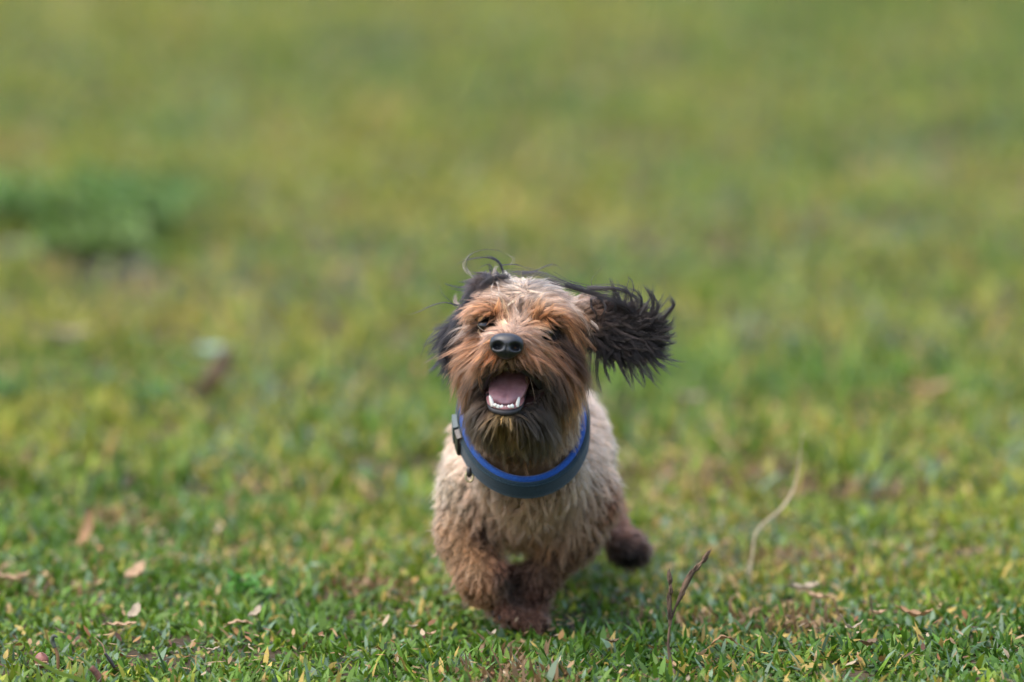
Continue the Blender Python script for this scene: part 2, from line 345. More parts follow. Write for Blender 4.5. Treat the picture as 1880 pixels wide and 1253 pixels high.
drop_leaf(440, 1142, .026, .010, .2, 'tan', 'tan leaf beside the dark gap in the grass left of the dog', curl=-.2, roll=.3)
drop_leaf(470, 1128, .020, .009, 1.0, 'pale', 'pale leaf touching the dark gap in the grass left of the dog', pitch=-.4)
drop_leaf(1475, 1085, .036, .018, .5, 'pale', 'pale papery leaf lying well right of the seed stalk', curl=.4)
drop_leaf(1505, 1100, .026, .012, -.5, 'tan', 'tan leaf overlapping the pale papery leaf on the right')
drop_leaf(1562, 1154, .022, .006, .3, 'pale', 'narrow cream leaf twisted upward below the thin dark stem', curl=.9, pitch=.2)
drop_leaf(1682, 1132, .034, .013, -.4, 'rust', 'reddish brown leaf lying right of the thin dark stem')
drop_leaf(1612, 1128, .016, .009, .4, 'tan', 'small tan leaf at the foot of the thin dark stem')
drop_leaf(1595, 1185, .022, .012, .8, 'dark', 'dark brown leaf in a bare spot at lower right')
drop_leaf(1700, 722, .060, .026, .1, 'tan', 'blurred tan leaf far behind the dog on the right', lift=.03)
drop_leaf(1268, 736, .034, .022, .3, 'pale', 'blurred pale leaf just right of the dog\'s flying ear', lift=.03)
drop_leaf(162, 975, .045, .013, 1.2, 'rust', 'blurred rust coloured leaf standing on edge at left', lift=.03, pitch=-.9)
drop_leaf(252, 1055, .028, .018, .9, 'tan', 'blurred tan leaf at left below the rust coloured one', pitch=-.5)
drop_leaf(22, 1066, .036, .014, .0, 'tan', 'tan leaf cut by the left edge of the picture')
drop_leaf(125, 622, .06, .03, .1, 'pale', 'blurred pale leaf far back on the left below the weeds', lift=.03)
drop_leaf(1125, 1180, .014, .007, .5, 'dark', 'dark leaf in the bare hollow right of the dog\'s paws')
drop_leaf(1330, 1000, .018, .010, 1.1, 'tan', 'blurred tan leaf between the seed stalk and the pale straw')

def stalk(name, paths, m, label, cat, head=None):
    """paths: list of (part name, control points, radii, flatness)"""
    t = empty(name, paths[0][1][0]); tag(t, label, cat)
    for pn, P, rd, mt in paths:
        c = curve_pts(P, 20); rr = np.interp(np.linspace(0, 1, 20), np.linspace(0, 1, len(rd)), rd)
        V, F = tube(c, rr, 7)
        if pn in ('seed_head',):                       # spikelets pressed along the head
            bits = [(V, F)]; r = np.random.default_rng(3)
            for k in range(26):
                i = r.integers(1, 18); d = c[min(i + 1, 19)] - c[i - 1]; d /= np.linalg.norm(d); off = r.normal(0, 1, 3); off -= off @ d * d; off /= np.linalg.norm(off)
                a = c[i] + off * rr[i] * .6; bits.append(tube(np.stack([a, a + d * .004 + off * .0012, a + d * .009 + off * .0008]), [.0006, .0010, .0002], 4))
            V, F = join(bits)
        build(pn, V, F, mt, t)
    return t
g = G(1224, 1235); Y0 = g[1]
stalk('seed_stalk', [
    ('stem', [W(1246, 1262, Y0 - .02), W(1232, 1215, Y0), W(1227, 1180, Y0), W(1232, 1140, Y0), W(1244, 1105, Y0)], [.0018, .0020, .0012, .0011, .0011], M_stalk),
    ('seed_head', [W(1242, 1112, Y0), W(1258, 1076, Y0), W(1276, 1046, Y0 - .004), W(1290, 1030, Y0 - .006), W(1300, 1016, Y0 - .008)], [.0014, .0027, .0018, .0009, .0004], M_stalk),
    ('seed_head', [W(1229, 1150, Y0), W(1230, 1110, Y0 - .002), W(1230, 1075, Y0 - .003), W(1229, 1056, Y0 - .003)], [.0010, .0019, .0011, .0004], M_stalk)],
    M_stalk, 'forked dark brown grass seed stalk standing alone right of the dog', 'seed stalk')
g = G(1378, 1078); Y0 = g[1]
stalk('straw_stem', [
    ('stem', [W(1378, 1075, Y0), W(1380, 1035, Y0), W(1386, 985, Y0 + .02), W(1400, 962, Y0 + .04)], [.0011, .0012, .0011, .0010], M_straw),
    ('stem', [W(1398, 964, Y0 + .04), W(1440, 928, Y0 + .07), W(1462, 880, Y0 + .09), W(1474, 790, Y0 + .1)], [.0010, .0015, .0009, .0004], M_straw)],
    M_straw, 'tall blurred pale straw stem bent to the right behind the seed stalk', 'straw')
g = G(1602, 1140); Y0 = g[1]
stalk('withered_shoot', [('stem', [W(1602, 1140, Y0), W(1600, 1115, Y0), W(1598, 1092, Y0)], [.0012, .0013, .0009], M_stalk)], M_stalk, 'short thin dark upright stem at lower right of the lawn', 'stem')
g = G(190, 1262); Y0 = g[1]
stalk('broken_twig', [('twig', [W(192, 1262, Y0), W(180, 1240, Y0), W(168, 1226, Y0)], [.0034, .0032, .0030], M_twig),
    ('green_shoot', [W(168, 1227, Y0), W(155, 1214, Y0), W(138, 1200, Y0)], [.0022, .0013, .0008], mat('green_stem', base=(.07, .12, .025), rough=.5))],
    M_twig, 'broken reddish brown twig with a green shoot at the lower left', 'twig')
g = G(104, 1222); Y0 = g[1]
stalk('curled_shoot', [('stem', [W(107, 1228, Y0), W(106, 1205, Y0), W(101, 1188, Y0)], [.0016, .0018, .0015], M_leafs['rust']),
    ('stem_tip', [W(101, 1189, Y0), W(96, 1176, Y0), W(99, 1168, Y0 - .003), W(105, 1170, Y0 - .004)], [.0018, .0022, .0018, .0008], M_stone)],
    M_stalk, 'small curled grey tipped stem above the round brown nut', 'stem')
g = G(212, 1232); Y0 = g[1]
stalk('arched_shoot', [('stem', [W(210, 1226, Y0), W(203, 1214, Y0), W(193, 1200, Y0)], [.0016, .0020, .0014], M_claw),
    ('stem_tip', [W(193, 1200, Y0), W(188, 1184, Y0), W(174, 1170, Y0)], [.0008, .0007, .0004], M_leafs['tan'])],
    M_stalk, 'thin stem with a black lower half and arched straw tip', 'stem')
def big_blade(pts, wid, colr, label, name='grass_blade'):
    c = curve_pts(pts, 14); s = np.linspace(0, 1, 14)
    T = np.gradient(c, axis=0); T /= np.linalg.norm(T, axis=1)[:, None]; A = np.cross(T, [0, .8, .6]); A /= np.linalg.norm(A, axis=1)[:, None]
    wd = np.interp(s, [0, .3, .75, 1], [.8, 1, .6, .03]) * wid / 2; nrm = np.cross(T, A)
    V = np.stack([c + A * wd[:, None], c + nrm * wd[:, None] * .35, c - A * wd[:, None]], 1).reshape(-1, 3)
    thing_mesh(name, V, [grid_faces(14, 3)], M_weed, label, 'grass blade', base=c[0], col=np.tile(colr, (len(V), 1)))
Y0 = G(300, 1240)[1]; big_blade([W(303, 1240, Y0), W(300, 1222, Y0), W(293, 1204, Y0), W(286, 1184, Y0)], .0030, (.022, .06, .016), 'single upright dark green blade at lower left')
Y0 = G(130, 1262)[1]; big_blade([W(176, 1262, Y0 - .01), W(140, 1246, Y0 - .02), W(100, 1232, Y0 - .02), (W(64, 1210, Y0 - .02)), W(46, 1196, Y0 - .02)], .0060, (.17, .24, .04), 'long bright yellow green blade crossing in front of the nut')
Y0 = G(676, 1262)[1]; big_blade([W(668, 1262, Y0), W(674, 1248, Y0), W(682, 1234, Y0)], .0034, (.03, .06, .02), 'dark pointed blade cut by the bottom edge left of centre')
Y0 = G(560, 1140)[1]
# the nut: an ovoid with a cap ring
g = G(76, 1216); th = np.linspace(0, np.pi, 14); ph = np.linspace(0, 2 * np.pi, 20, endpoint=False)
T_, P_ = np.meshgrid(th, ph, indexing='ij'); rr = 1 + .04 * np.sin(P_ * 3) * np.sin(T_)
nutV = np.stack([.0068 * rr * np.sin(T_) * np.cos(P_), .0062 * rr * np.sin(T_) * np.sin(P_), .0066 * np.cos(T_) + .0012 * np.cos(T_) ** 3], -1).reshape(-1, 3)
nc = W(76, 1213, g[1] - .03); t = empty('fallen_nut', nc); tag(t, 'round reddish brown nut half sunk in the grass at lower left', 'nut')
build('shell', nutV + nc, [grid_faces(14, 20, True)], M_nut, t)
cap = np.array([[math.cos(a) * .0061, math.sin(a) * .0056, -.0028] for a in np.linspace(0, 6.283, 17)[:-1]]); capV, capF = tube(np.vstack([cap, cap[:1]]) + nc + [.0005, 0, -.0004], .0009, 5)
build('cap', capV, capF, M_straw, t)
# blurred far things
Y0 = G(405, 745)[1]
V, F = leaf_mesh(.078, .028, .35, .9, 12, 6); Vc = place(V, W(406, 692, Y0), 0, 0, 0)
A = W(366, 748, Y0) - W(436, 645, Y0); c0 = (W(366, 748, Y0) + W(436, 645, Y0)) / 2; A /= np.linalg.norm(A); Bv = np.array([0, 1, 0.]); Cn = np.cross(A, Bv)
t = empty('curled_leaf', W(366, 748, Y0)); tag(t, 'large curled brown leaf standing up blurred left of the dog', 'leaf', 'dead leaves lying on the lawn')
build('leaf_blade', V[:, :1] * A + V[:, 1:2] * (Bv * .5 + Cn * .85) + V[:, 2:] * (Bv * .85 - Cn * .5) + c0, F, M_leafs['dark'], t)
st, sf = tube(np.linspace(c0 + A * .038, c0 + A * .05, 4), [.0012] * 4, 5); build('leaf_stalk', st, sf, M_leafs['dark'], t)
Y0 = G(386, 672)[1]; fc = W(386, 652, Y0)
t = empty('pale_flower', fc * [1, 1, 0]); tag(t, 'blurred pale blue green flower left of the curled brown leaf', 'flower')
for k in range(6):
    V, F = leaf_mesh(.024, .016, .3, .4, 7, 4); V[:, 0] += .012; V = place(V, (0, 0, 0), k * 1.047, -.35); build('petal', V + fc, F, M_petal, t)
V, F = tube(curve_pts([fc * [1, 1, 0], fc * [1, 1, .5] + [.002, 0, 0], fc], 8), .0012, 6); build('stem', V, F, mat('flower_stem', base=(.06, .11, .03)), t)

def weed(px, py, spread, h, n, seed, label, tint):
    g = G(px, py); r = np.random.default_rng(seed); tint = np.array(tint) * [1.1, 1.35, 1.1]; t = empty('weed_clump', g); tag(t, label, 'weed', 'weeds growing in the lawn')
    bits, cols, stems = [], [], []
    for k in range(n):
        a = r.uniform(0, 6.28); rad = spread * math.sqrt(r.random()); base = g + [math.cos(a) * rad * .5, math.sin(a) * rad * .5, 0]
        top = g + [math.cos(a) * rad * 1.2, math.sin(a) * rad * 1.2, h * r.uniform(.45, 1)]
        c = curve_pts([base, (base + top) / 2 + r.normal(0, .008, 3), top], 7); stems.append(tube(c, [.0018, .0016, .0015, .0013, .0012, .001, .0008], 5))
        for q in range(9):
            p = c[r.integers(2, 7)]; lf = 1 if h > .03 else .45; V, F = leaf_mesh(r.uniform(.022, .05) * lf, r.uniform(.010, .02) * lf, -.4, .3, 5, 3); V[:, 0] += .015 * lf
            V = place(V, p, r.uniform(0, 6.28), r.uniform(-.9, .3)); bits.append((V, F)); cols.append(np.tile(np.array(tint) * r.lognormal(0, .25), (len(V), 1)))
    V, F = join(bits); o = build('foliage', V, F, M_weed, t, col=np.concatenate(cols)); o['kind'] = 'stuff'
    V, F = join(stems); build('stem', V, F, mat('weed_stem', base=(.05, .08, .03)), t)
weed(60, 415, .17, .075, 30, 31, 'broad green weed clump at the far left edge behind a dark gap', (.075, .13, .018))
weed(185, 425, .15, .065, 26, 32, 'grey green weed clump in the middle of the weeds at far left', (.085, .13, .025))
weed(272, 400, .09, .07, 18, 33, 'dark blue green weed at the right end of the weeds', (.05, .105, .02))
weed(160, 470, .07, .045, 16, 34, 'low pale green weed in front of the grey green clump', (.11, .15, .035))
weed(10, 735, .04, .026, 7, 35, 'small dark green weed by the left edge below the weeds', (.03, .10, .02))
weed(280, 745, .03, .024, 5, 36, 'small green weed left below the curled brown leaf', (.04, .12, .02))
weed(452, 1092, .020, .018, 5, 37, 'bright green leafy weed beside the dark gap left of the dog', (.06, .15, .02))
def stone(px, py, s, seed, label):
    g = G(px, py); r = np.random.default_rng(seed); T_, P_ = np.meshgrid(np.linspace(0, np.pi, 12), np.linspace(0, 2 * np.pi, 18, endpoint=False), indexing='ij')
    d = np.stack([np.sin(T_) * np.cos(P_), np.sin(T_) * np.sin(P_), np.cos(T_)], -1).reshape(-1, 3); rad = 1 + .18 * np.sin(d @ r.normal(0, 2.2, 3) + 1) + .1 * np.sin(d @ r.normal(0, 5, 3))
    V = d * rad[:, None] * [s, s * .8, s * .5] + g + [0, 0, s * .25]
    thing_mesh('stone', V, [grid_faces(12, 18, True)], M_stone, label, 'stone', 'stones by the weeds')
stone(98, 470, .017, 41, 'bluish grey stone below the leftmost weed clump')
stone(258, 500, .017, 42, 'grey stone at the right below the weeds')
stone(30, 462, .019, 43, 'dark stone at the left edge under the weeds')
stone(195, 498, .018, 44, 'dark stone in the bare soil under the middle weeds')

# ------------------------------------------------------------------ the dog: one continuous body grown from a distance field
VX = .0025
LO = np.array([-.16, -.12, -.01]); HI = np.array([.24, .66, .44]); N = np.ceil((HI - LO) / VX).astype(int) + 1
field = np.full(N, .04, np.float32); label = np.zeros(N, np.int8)
HEAD, BODY, EAR_A, EAR_B, LEG = 0, 1, 2, 3, 4
def block(lo, hi):
    i0 = np.clip(np.floor((np.array(lo) - LO) / VX).astype(int), 0, N - 1); i1 = np.clip(np.ceil((np.array(hi) - LO) / VX).astype(int) + 1, 1, N)
    sl = tuple(slice(a, b) for a, b in zip(i0, i1))
    ax = [LO[k] + VX * np.arange(i0[k], i1[k]) for k in range(3)]
    return sl, np.stack(np.meshgrid(*ax, indexing='ij'), -1).astype(np.float32)
best = np.full(N, 9, np.float32)
def blend(sl, d, grp, k):
    f = field[sl]; b = best[sl]; m = d < b; b[m] = d[m]; label[sl][m] = grp
    h = np.clip(k - np.abs(f - d), 0, None) / k; field[sl] = np.minimum(f, d) - h * h * k * .25
def ell(c, r, grp, roll=0, k=.014, yaw=0):
    c = np.array(c); r = np.array(r, float); m = r.max() + .03; sl, P = block(c - m, c + m); q = P - c
    a = math.radians(roll); x = q[..., 0] * math.cos(a) - q[..., 2] * math.sin(a); z = q[..., 0] * math.sin(a) + q[..., 2] * math.cos(a)
    b = math.radians(yaw); y = q[..., 1]; x, y = x * math.cos(b) + y * math.sin(b), -x * math.sin(b) + y * math.cos(b)
    q = np.stack([x, y, z], -1); k0 = np.linalg.norm(q / r, axis=-1); k1 = np.linalg.norm(q / (r * r), axis=-1) + 1e-9
    blend(sl, (k0 * (k0 - 1) / k1).astype(np.float32), grp, k)
def cone(a, b, ra, rb, grp, k=.012):
    a, b = np.array(a), np.array(b); m = max(ra, rb) + .03; sl, P = block(np.minimum(a, b) - m, np.maximum(a, b) + m)
    ab = b - a; t = np.clip((P - a) @ ab / (ab @ ab), 0, 1); d = np.linalg.norm(P - a - t[..., None] * ab, axis=-1) - (ra + (rb - ra) * t)
    blend(sl, d.astype(np.float32), grp, k)
def carve(c, r, k=.006):
    c = np.array(c); r = np.array(r, float); m = r.max() + .02; sl, P = block(c - m, c + m); q = P - c
    k0 = np.linalg.norm(q / r, axis=-1); k1 = np.linalg.norm(q / (r * r), axis=-1) + 1e-9; d = -(k0 * (k0 - 1) / k1)
    f = field[sl]; h = np.clip(k - np.abs(f - d), 0, None) / k; field[sl] = np.maximum(f, d) + h * h * k * .25
# head
ell(W(962, 598, .055), (.050, .056, .040), HEAD)                    # skull
ell(W(950, 560, .045), (.034, .040, .016), HEAD)                    # forehead
ell(W(888, 572, .008), (.013, .016, .008), HEAD, -15)               # brows
ell(W(1008, 580, .010), (.015, .016, .009), HEAD, 15)
ell(W(897, 665, .035), (.024, .034, .036), HEAD)                    # cheeks
ell(W(1012, 672, .035), (.025, .034, .040), HEAD)
cone(W(950, 628, .01), W(931, 640, -.048), .025, .0165, HEAD)       # muzzle
ell(W(931, 636, -.058), (.013, .010, .010), HEAD)
ell(W(908, 661, -.040), (.014, .018, .0085), HEAD, -15, .008)       # upper lips
ell(W(957, 662, -.040), (.015, .018, .0085), HEAD, 15, .008)
cone(W(902, 672, -.030), W(884, 708, .0), .009, .010, HEAD, .008)
cone(W(970, 676, -.028), W(994, 716, .0), .009, .011, HEAD, .008)
ell(W(928, 768, -.030), (.017, .014, .007), HEAD, 0, .008)          # chin
cone(W(900, 760, -.022), W(885, 730, .012), .008, .012, HEAD, .008) # jaw sides
cone(W(955, 765, -.020), W(990, 738, .015), .010, .013, HEAD, .008)
ell(W(945, 778, .005), (.032, .030, .014), HEAD)                    # under jaw
ell(W(950, 725, .055), (.044, .034, .050), HEAD)                    # throat
carve(W(937, 708, -.024), (.0235, .036, .0190))
carve(W(972, 712, -.012), (.0150, .024, .0085))                     # the open mouth
# neck, trunk
cone(W(962, 740, .09), W(970, 850, .12), .048, .050, BODY, .02)
ell(W(974, 879, .19), (.072, .062, .062), BODY, 0, .03)             # breast
ell(W(974, 842, .27), (.078, .10, .078), BODY, 0, .03)              # ribs
ell(W(982, 812, .42), (.070, .12, .070), BODY, 0, .03)              # loin
ell(W(982, 805, .52), (.066, .060, .066), BODY, 0, .03)
cone(W(985, 730, .575), W(990, 700, .64), .014, .008, BODY, .02)    # tail stump, laid back
# forelegs
GP = G(958, 1150)
cone(W(854, 905, .18), W(850, 985, .17), .026, .021, LEG, .02)
cone(W(850, 985, .17), W(884, 1064, .145), .024, .022, LEG, .014)
cone(W(884, 1064, .145), W(930, 1108, .165), .020, .014, LEG, .012)
ell(W(935, 1075, .19), (.018, .018, .020), LEG, 0, .012)
ell(W(938, 1124, .170), (.017, .022, .011), LEG, 20, .01)
cone(W(1080, 925, .19), W(1052, 985, .185), .030, .024, LEG, .02)
cone(W(1052, 985, .185), W(988, 1065, .18), .022, .017, LEG, .014)
cone(W(988, 1065, .18), W(976, 1125, .185), .016, .012, LEG, .012)
ell(W(976, 1140, .175), (.016, .024, .010), LEG, 0, .01)
# hind legs: one flung out to the right, one tucked under the belly
cone(W(1065, 880, .50), W(1098, 930, .40), .036, .022, LEG, .02)
cone(W(1098, 930, .40), W(1132, 978, .36), .020, .015, LEG, .014)
ell(W(1153, 1006, .335), (.023, .027, .018), LEG, 25, .012)
cone(W(880, 880, .50), W(866, 955, .42), .040, .022, LEG, .02)
cone(W(866, 955, .42), W(914, 1040, .33), .016, .010, LEG, .012)
ell(W(920, 1050, .315), (.012, .020, .010), LEG, 0, .01)
for px, py in ((1136, 1020), (1155, 1027), (1174, 1018)): ell(W(px, py, .326), (.0085, .011, .0085), LEG, 0, .004)
for px, py, yy in ((914, 1122, .152), (930, 1131, .149), (946, 1131, .153), (963, 1147, .152), (978, 1149, .150), (993, 1145, .154)): ell(W(px, py, yy), (.0075, .010, .008), LEG, 0, .004)
# ears: thin leathers, one flying out, one folded back along the head
ell(W(1085, 588, .050), (.024, .014, .020), EAR_A, 0, .014)
ell(W(1146, 612, .044), (.036, .0055, .0245), EAR_A, 6, .010)
ell(W(898, 530, .055), (.014, .012, .012), EAR_B, 0, .012)
cone(W(890, 545, .062), W(846, 615, .060), .0095, .0085, EAR_B, .010)
cone(W(846, 615, .060), W(836, 650, .055), .0085, .006, EAR_B, .010)
# eye sockets
EYES = [(W(889, 598, .000), .0068), (W(1004, 611, .004), .0070)]
for c, r in EYES: carve(c + [0, -.004, 0], (r + .0015, r + .001, r * .8), .004)

def surface(f):
    """surface nets over the field"""
    s = f < 0; i = [slice(None, -1), slice(1, None)]
    acc = np.zeros(tuple(n_ - 1 for n_ in f.shape) + (3,), np.float32); cnt = np.zeros(acc.shape[:3], np.float32)
    corner = lambda a, g: g[i[a[0]], i[a[1]], i[a[2]]]
    for d in range(3):
        for b in ((0, 0), (0, 1), (1, 0), (1, 1)):
            a0 = list(b); a0.insert(d, 0); a1 = list(b); a1.insert(d, 1)
            f0, f1 = corner(a0, f), corner(a1, f); x = (f0 < 0) != (f1 < 0)
            t = np.where(x, f0 / np.where(x, f0 - f1, 1), 0)
            for k in range(3): acc[..., k] += np.where(x, t if k == d else a0[k], 0)
            cnt += x
    act = cnt > 0; idx = np.full(act.shape, -1, np.int64); idx[act] = np.arange(act.sum())
    cell = np.argwhere(act); V = (cell + acc[act] / cnt[act][:, None]) * VX + LO
    Q = []
    for d in range(3):
        sl0 = [slice(1, -1)] * 3; sl1 = [slice(1, -1)] * 3; sl0[d] = slice(0, -1); sl1[d] = slice(1, None)
        a, b = s[tuple(sl0)], s[tuple(sl1)]; e = np.argwhere(a != b); o = np.array([1, 1, 1]); o[d] = 0; e = e + o
        flip = s[tuple(e.T)]; u, v = [(1, 2), (2, 0), (0, 1)][d]
        def at(du, dv): q = e.copy(); q[:, u] -= du; q[:, v] -= dv; return idx[tuple(q.T)]
        q = np.stack([at(0, 0), at(1, 0), at(1, 1), at(0, 1)], 1); q[~flip] = q[~flip][:, ::-1]; Q.append(q)
    return V.astype(float), np.concatenate(Q)
bodyV, bodyQ = surface(field)
def samp(P, g=None):
    g = field if g is None else g
    q = (np.asarray(P) - LO) / VX; q = np.clip(q, 0, np.array(N) - 1.001); i = q.astype(int); f = q - i; out = 0
    for a in (0, 1):
        for b in (0, 1):
            for c in (0, 1):
                out = out + g[i[:, 0] + a, i[:, 1] + b, i[:, 2] + c] * (f[:, 0] if a else 1 - f[:, 0]) * (f[:, 1] if b else 1 - f[:, 1]) * (f[:, 2] if c else 1 - f[:, 2])
    return out
def grad(P):
    e = VX; g = np.stack([samp(P + [e, 0, 0]) - samp(P - [e, 0, 0]), samp(P + [0, e, 0]) - samp(P - [0, e, 0]), samp(P + [0, 0, e]) - samp(P - [0, 0, e])], -1)
    return g / (np.linalg.norm(g, axis=1)[:, None] + 1e-9)
def grp_of(P):
    q = np.clip(np.round((P - LO) / VX).astype(int), 0, np.array(N) - 1); return label[tuple(q.T)]

# ---- how the coat lies: (u, v, du, dv, length mm, lift) in the front-view chart, one table for each region
FLOW = {
 HEAD: [(950, 520, -.25, .5, 16, .35), (915, 528, -.8, .1, 18, .35), (990, 520, .6, .0, 20, .4), (925, 545, -.45, .8, 18, .22), (960, 545, -.1, .9, 16, .22), (1010, 540, .8, .45, 20, .3),
        (1050, 560, .9, .5, 24, .3), (890, 560, -.8, .55, 20, .3), (915, 575, -.15, -.9, 13, .5), (885, 578, -.8, -.1, 15, .5), (890, 588, -.5, .6, 12, .5), (1003, 598, .6, .5, 14, .5), (945, 575, -.05, -.8, 10, .4), (985, 575, .35, -.7, 14, .5), (1015, 585, .85, -.05, 17, .55), (1050, 600, .6, .75, 26, .25),
        (865, 590, -.85, .45, 26, .4), (855, 620, -.8, .7, 34, .35), (840, 650, -.45, .95, 40, .3), (845, 700, -.12, 1, 42, .28), (860, 750, .05, 1, 38, .4),
        (1055, 640, .32, .95, 42, .22), (1062, 690, .05, 1, 44, .22), (1055, 740, -.1, 1, 38, .22), (1035, 620, .7, .65, 34, .3),
        (905, 613, -.9, -.15, 17, .5), (940, 603, 0, -.9, 11, .4), (885, 630, -.95, .25, 34, .4), (885, 655, -1, .4, 32, .35), (888, 680, -.8, .6, 11, .2), (865, 690, -.5, .9, 34, .3),
        (965, 612, .9, -.2, 16, .5), (985, 632, .95, .25, 36, .4), (980, 655, 1, .35, 36, .35), (985, 680, .8, .6, 14, .2), (1012, 665, .7, .85, 40, .4),
        (930, 662, 0, 1, 6, .4), (908, 668, -.7, .7, 7, .3), (954, 668, .7, .7, 7, .3), (882, 705, -.3, 1, 14, .2), (995, 710, .4, 1, 16, .2), (1028, 715, .4, 1, 36, .3),
        (928, 765, -.05, 1, 13, .45), (905, 775, -.15, 1, 22, .3), (960, 775, .15, 1, 24, .3), (885, 745, -.1, 1, 26, .3), (1000, 760, .1, 1, 32, .3), (945, 800, 0, 1, 22, .3)],
 BODY: [(960, 820, 0, 1, 17, .35), (965, 880, 0, 1, 14, .4), (970, 940, 0, 1, 21, .45), (910, 960, -.1, 1, 20, .45), (1040, 960, .1, 1, 20, .45), (830, 860, -.5, .7, 13, .6), (815, 930, -.4, .8, 14, .6),
        (1120, 740, .5, .6, 13, .6), (1130, 850, .5, .7, 13, .6), (1130, 930, .3, .9, 15, .6), (990, 1000, 0, 1, 20, .45)],
 LEG: [(830, 960, -.3, 1, 14, .5), (870, 1060, -.1, 1, 15, .5), (930, 1120, 0, 1, 10, .4), (1060, 990, .2, 1, 15, .5), (980, 1100, .1, 1, 11, .4), (1130, 950, .5, .8, 12, .5), (1160, 1010, .3, .6, 9, .5), (930, 1050, 0, 1, 8, .5)],
 EAR_A: [(1085, 565, .7, -.25, 20, .45), (1110, 600, 1, .05, 34, .25), (1140, 575, .75, -.75, 30, .22), (1170, 590, .85, -.55, 34, .22), (1205, 605, 1, -.18, 30, .2), (1210, 635, .95, .4, 30, .2), (1180, 655, .75, .8, 32, .22), (1140, 655, .45, 1, 34, .22), (1105, 645, .25, 1, 34, .3), (1150, 615, 1, .2, 32, .35)],
 EAR_B: [(900, 525, -.6, .6, 18, .25), (880, 550, -.55, .8, 26, .25), (855, 600, -.45, .9, 30, .25), (835, 640, -.15, 1, 26, .3)],
}
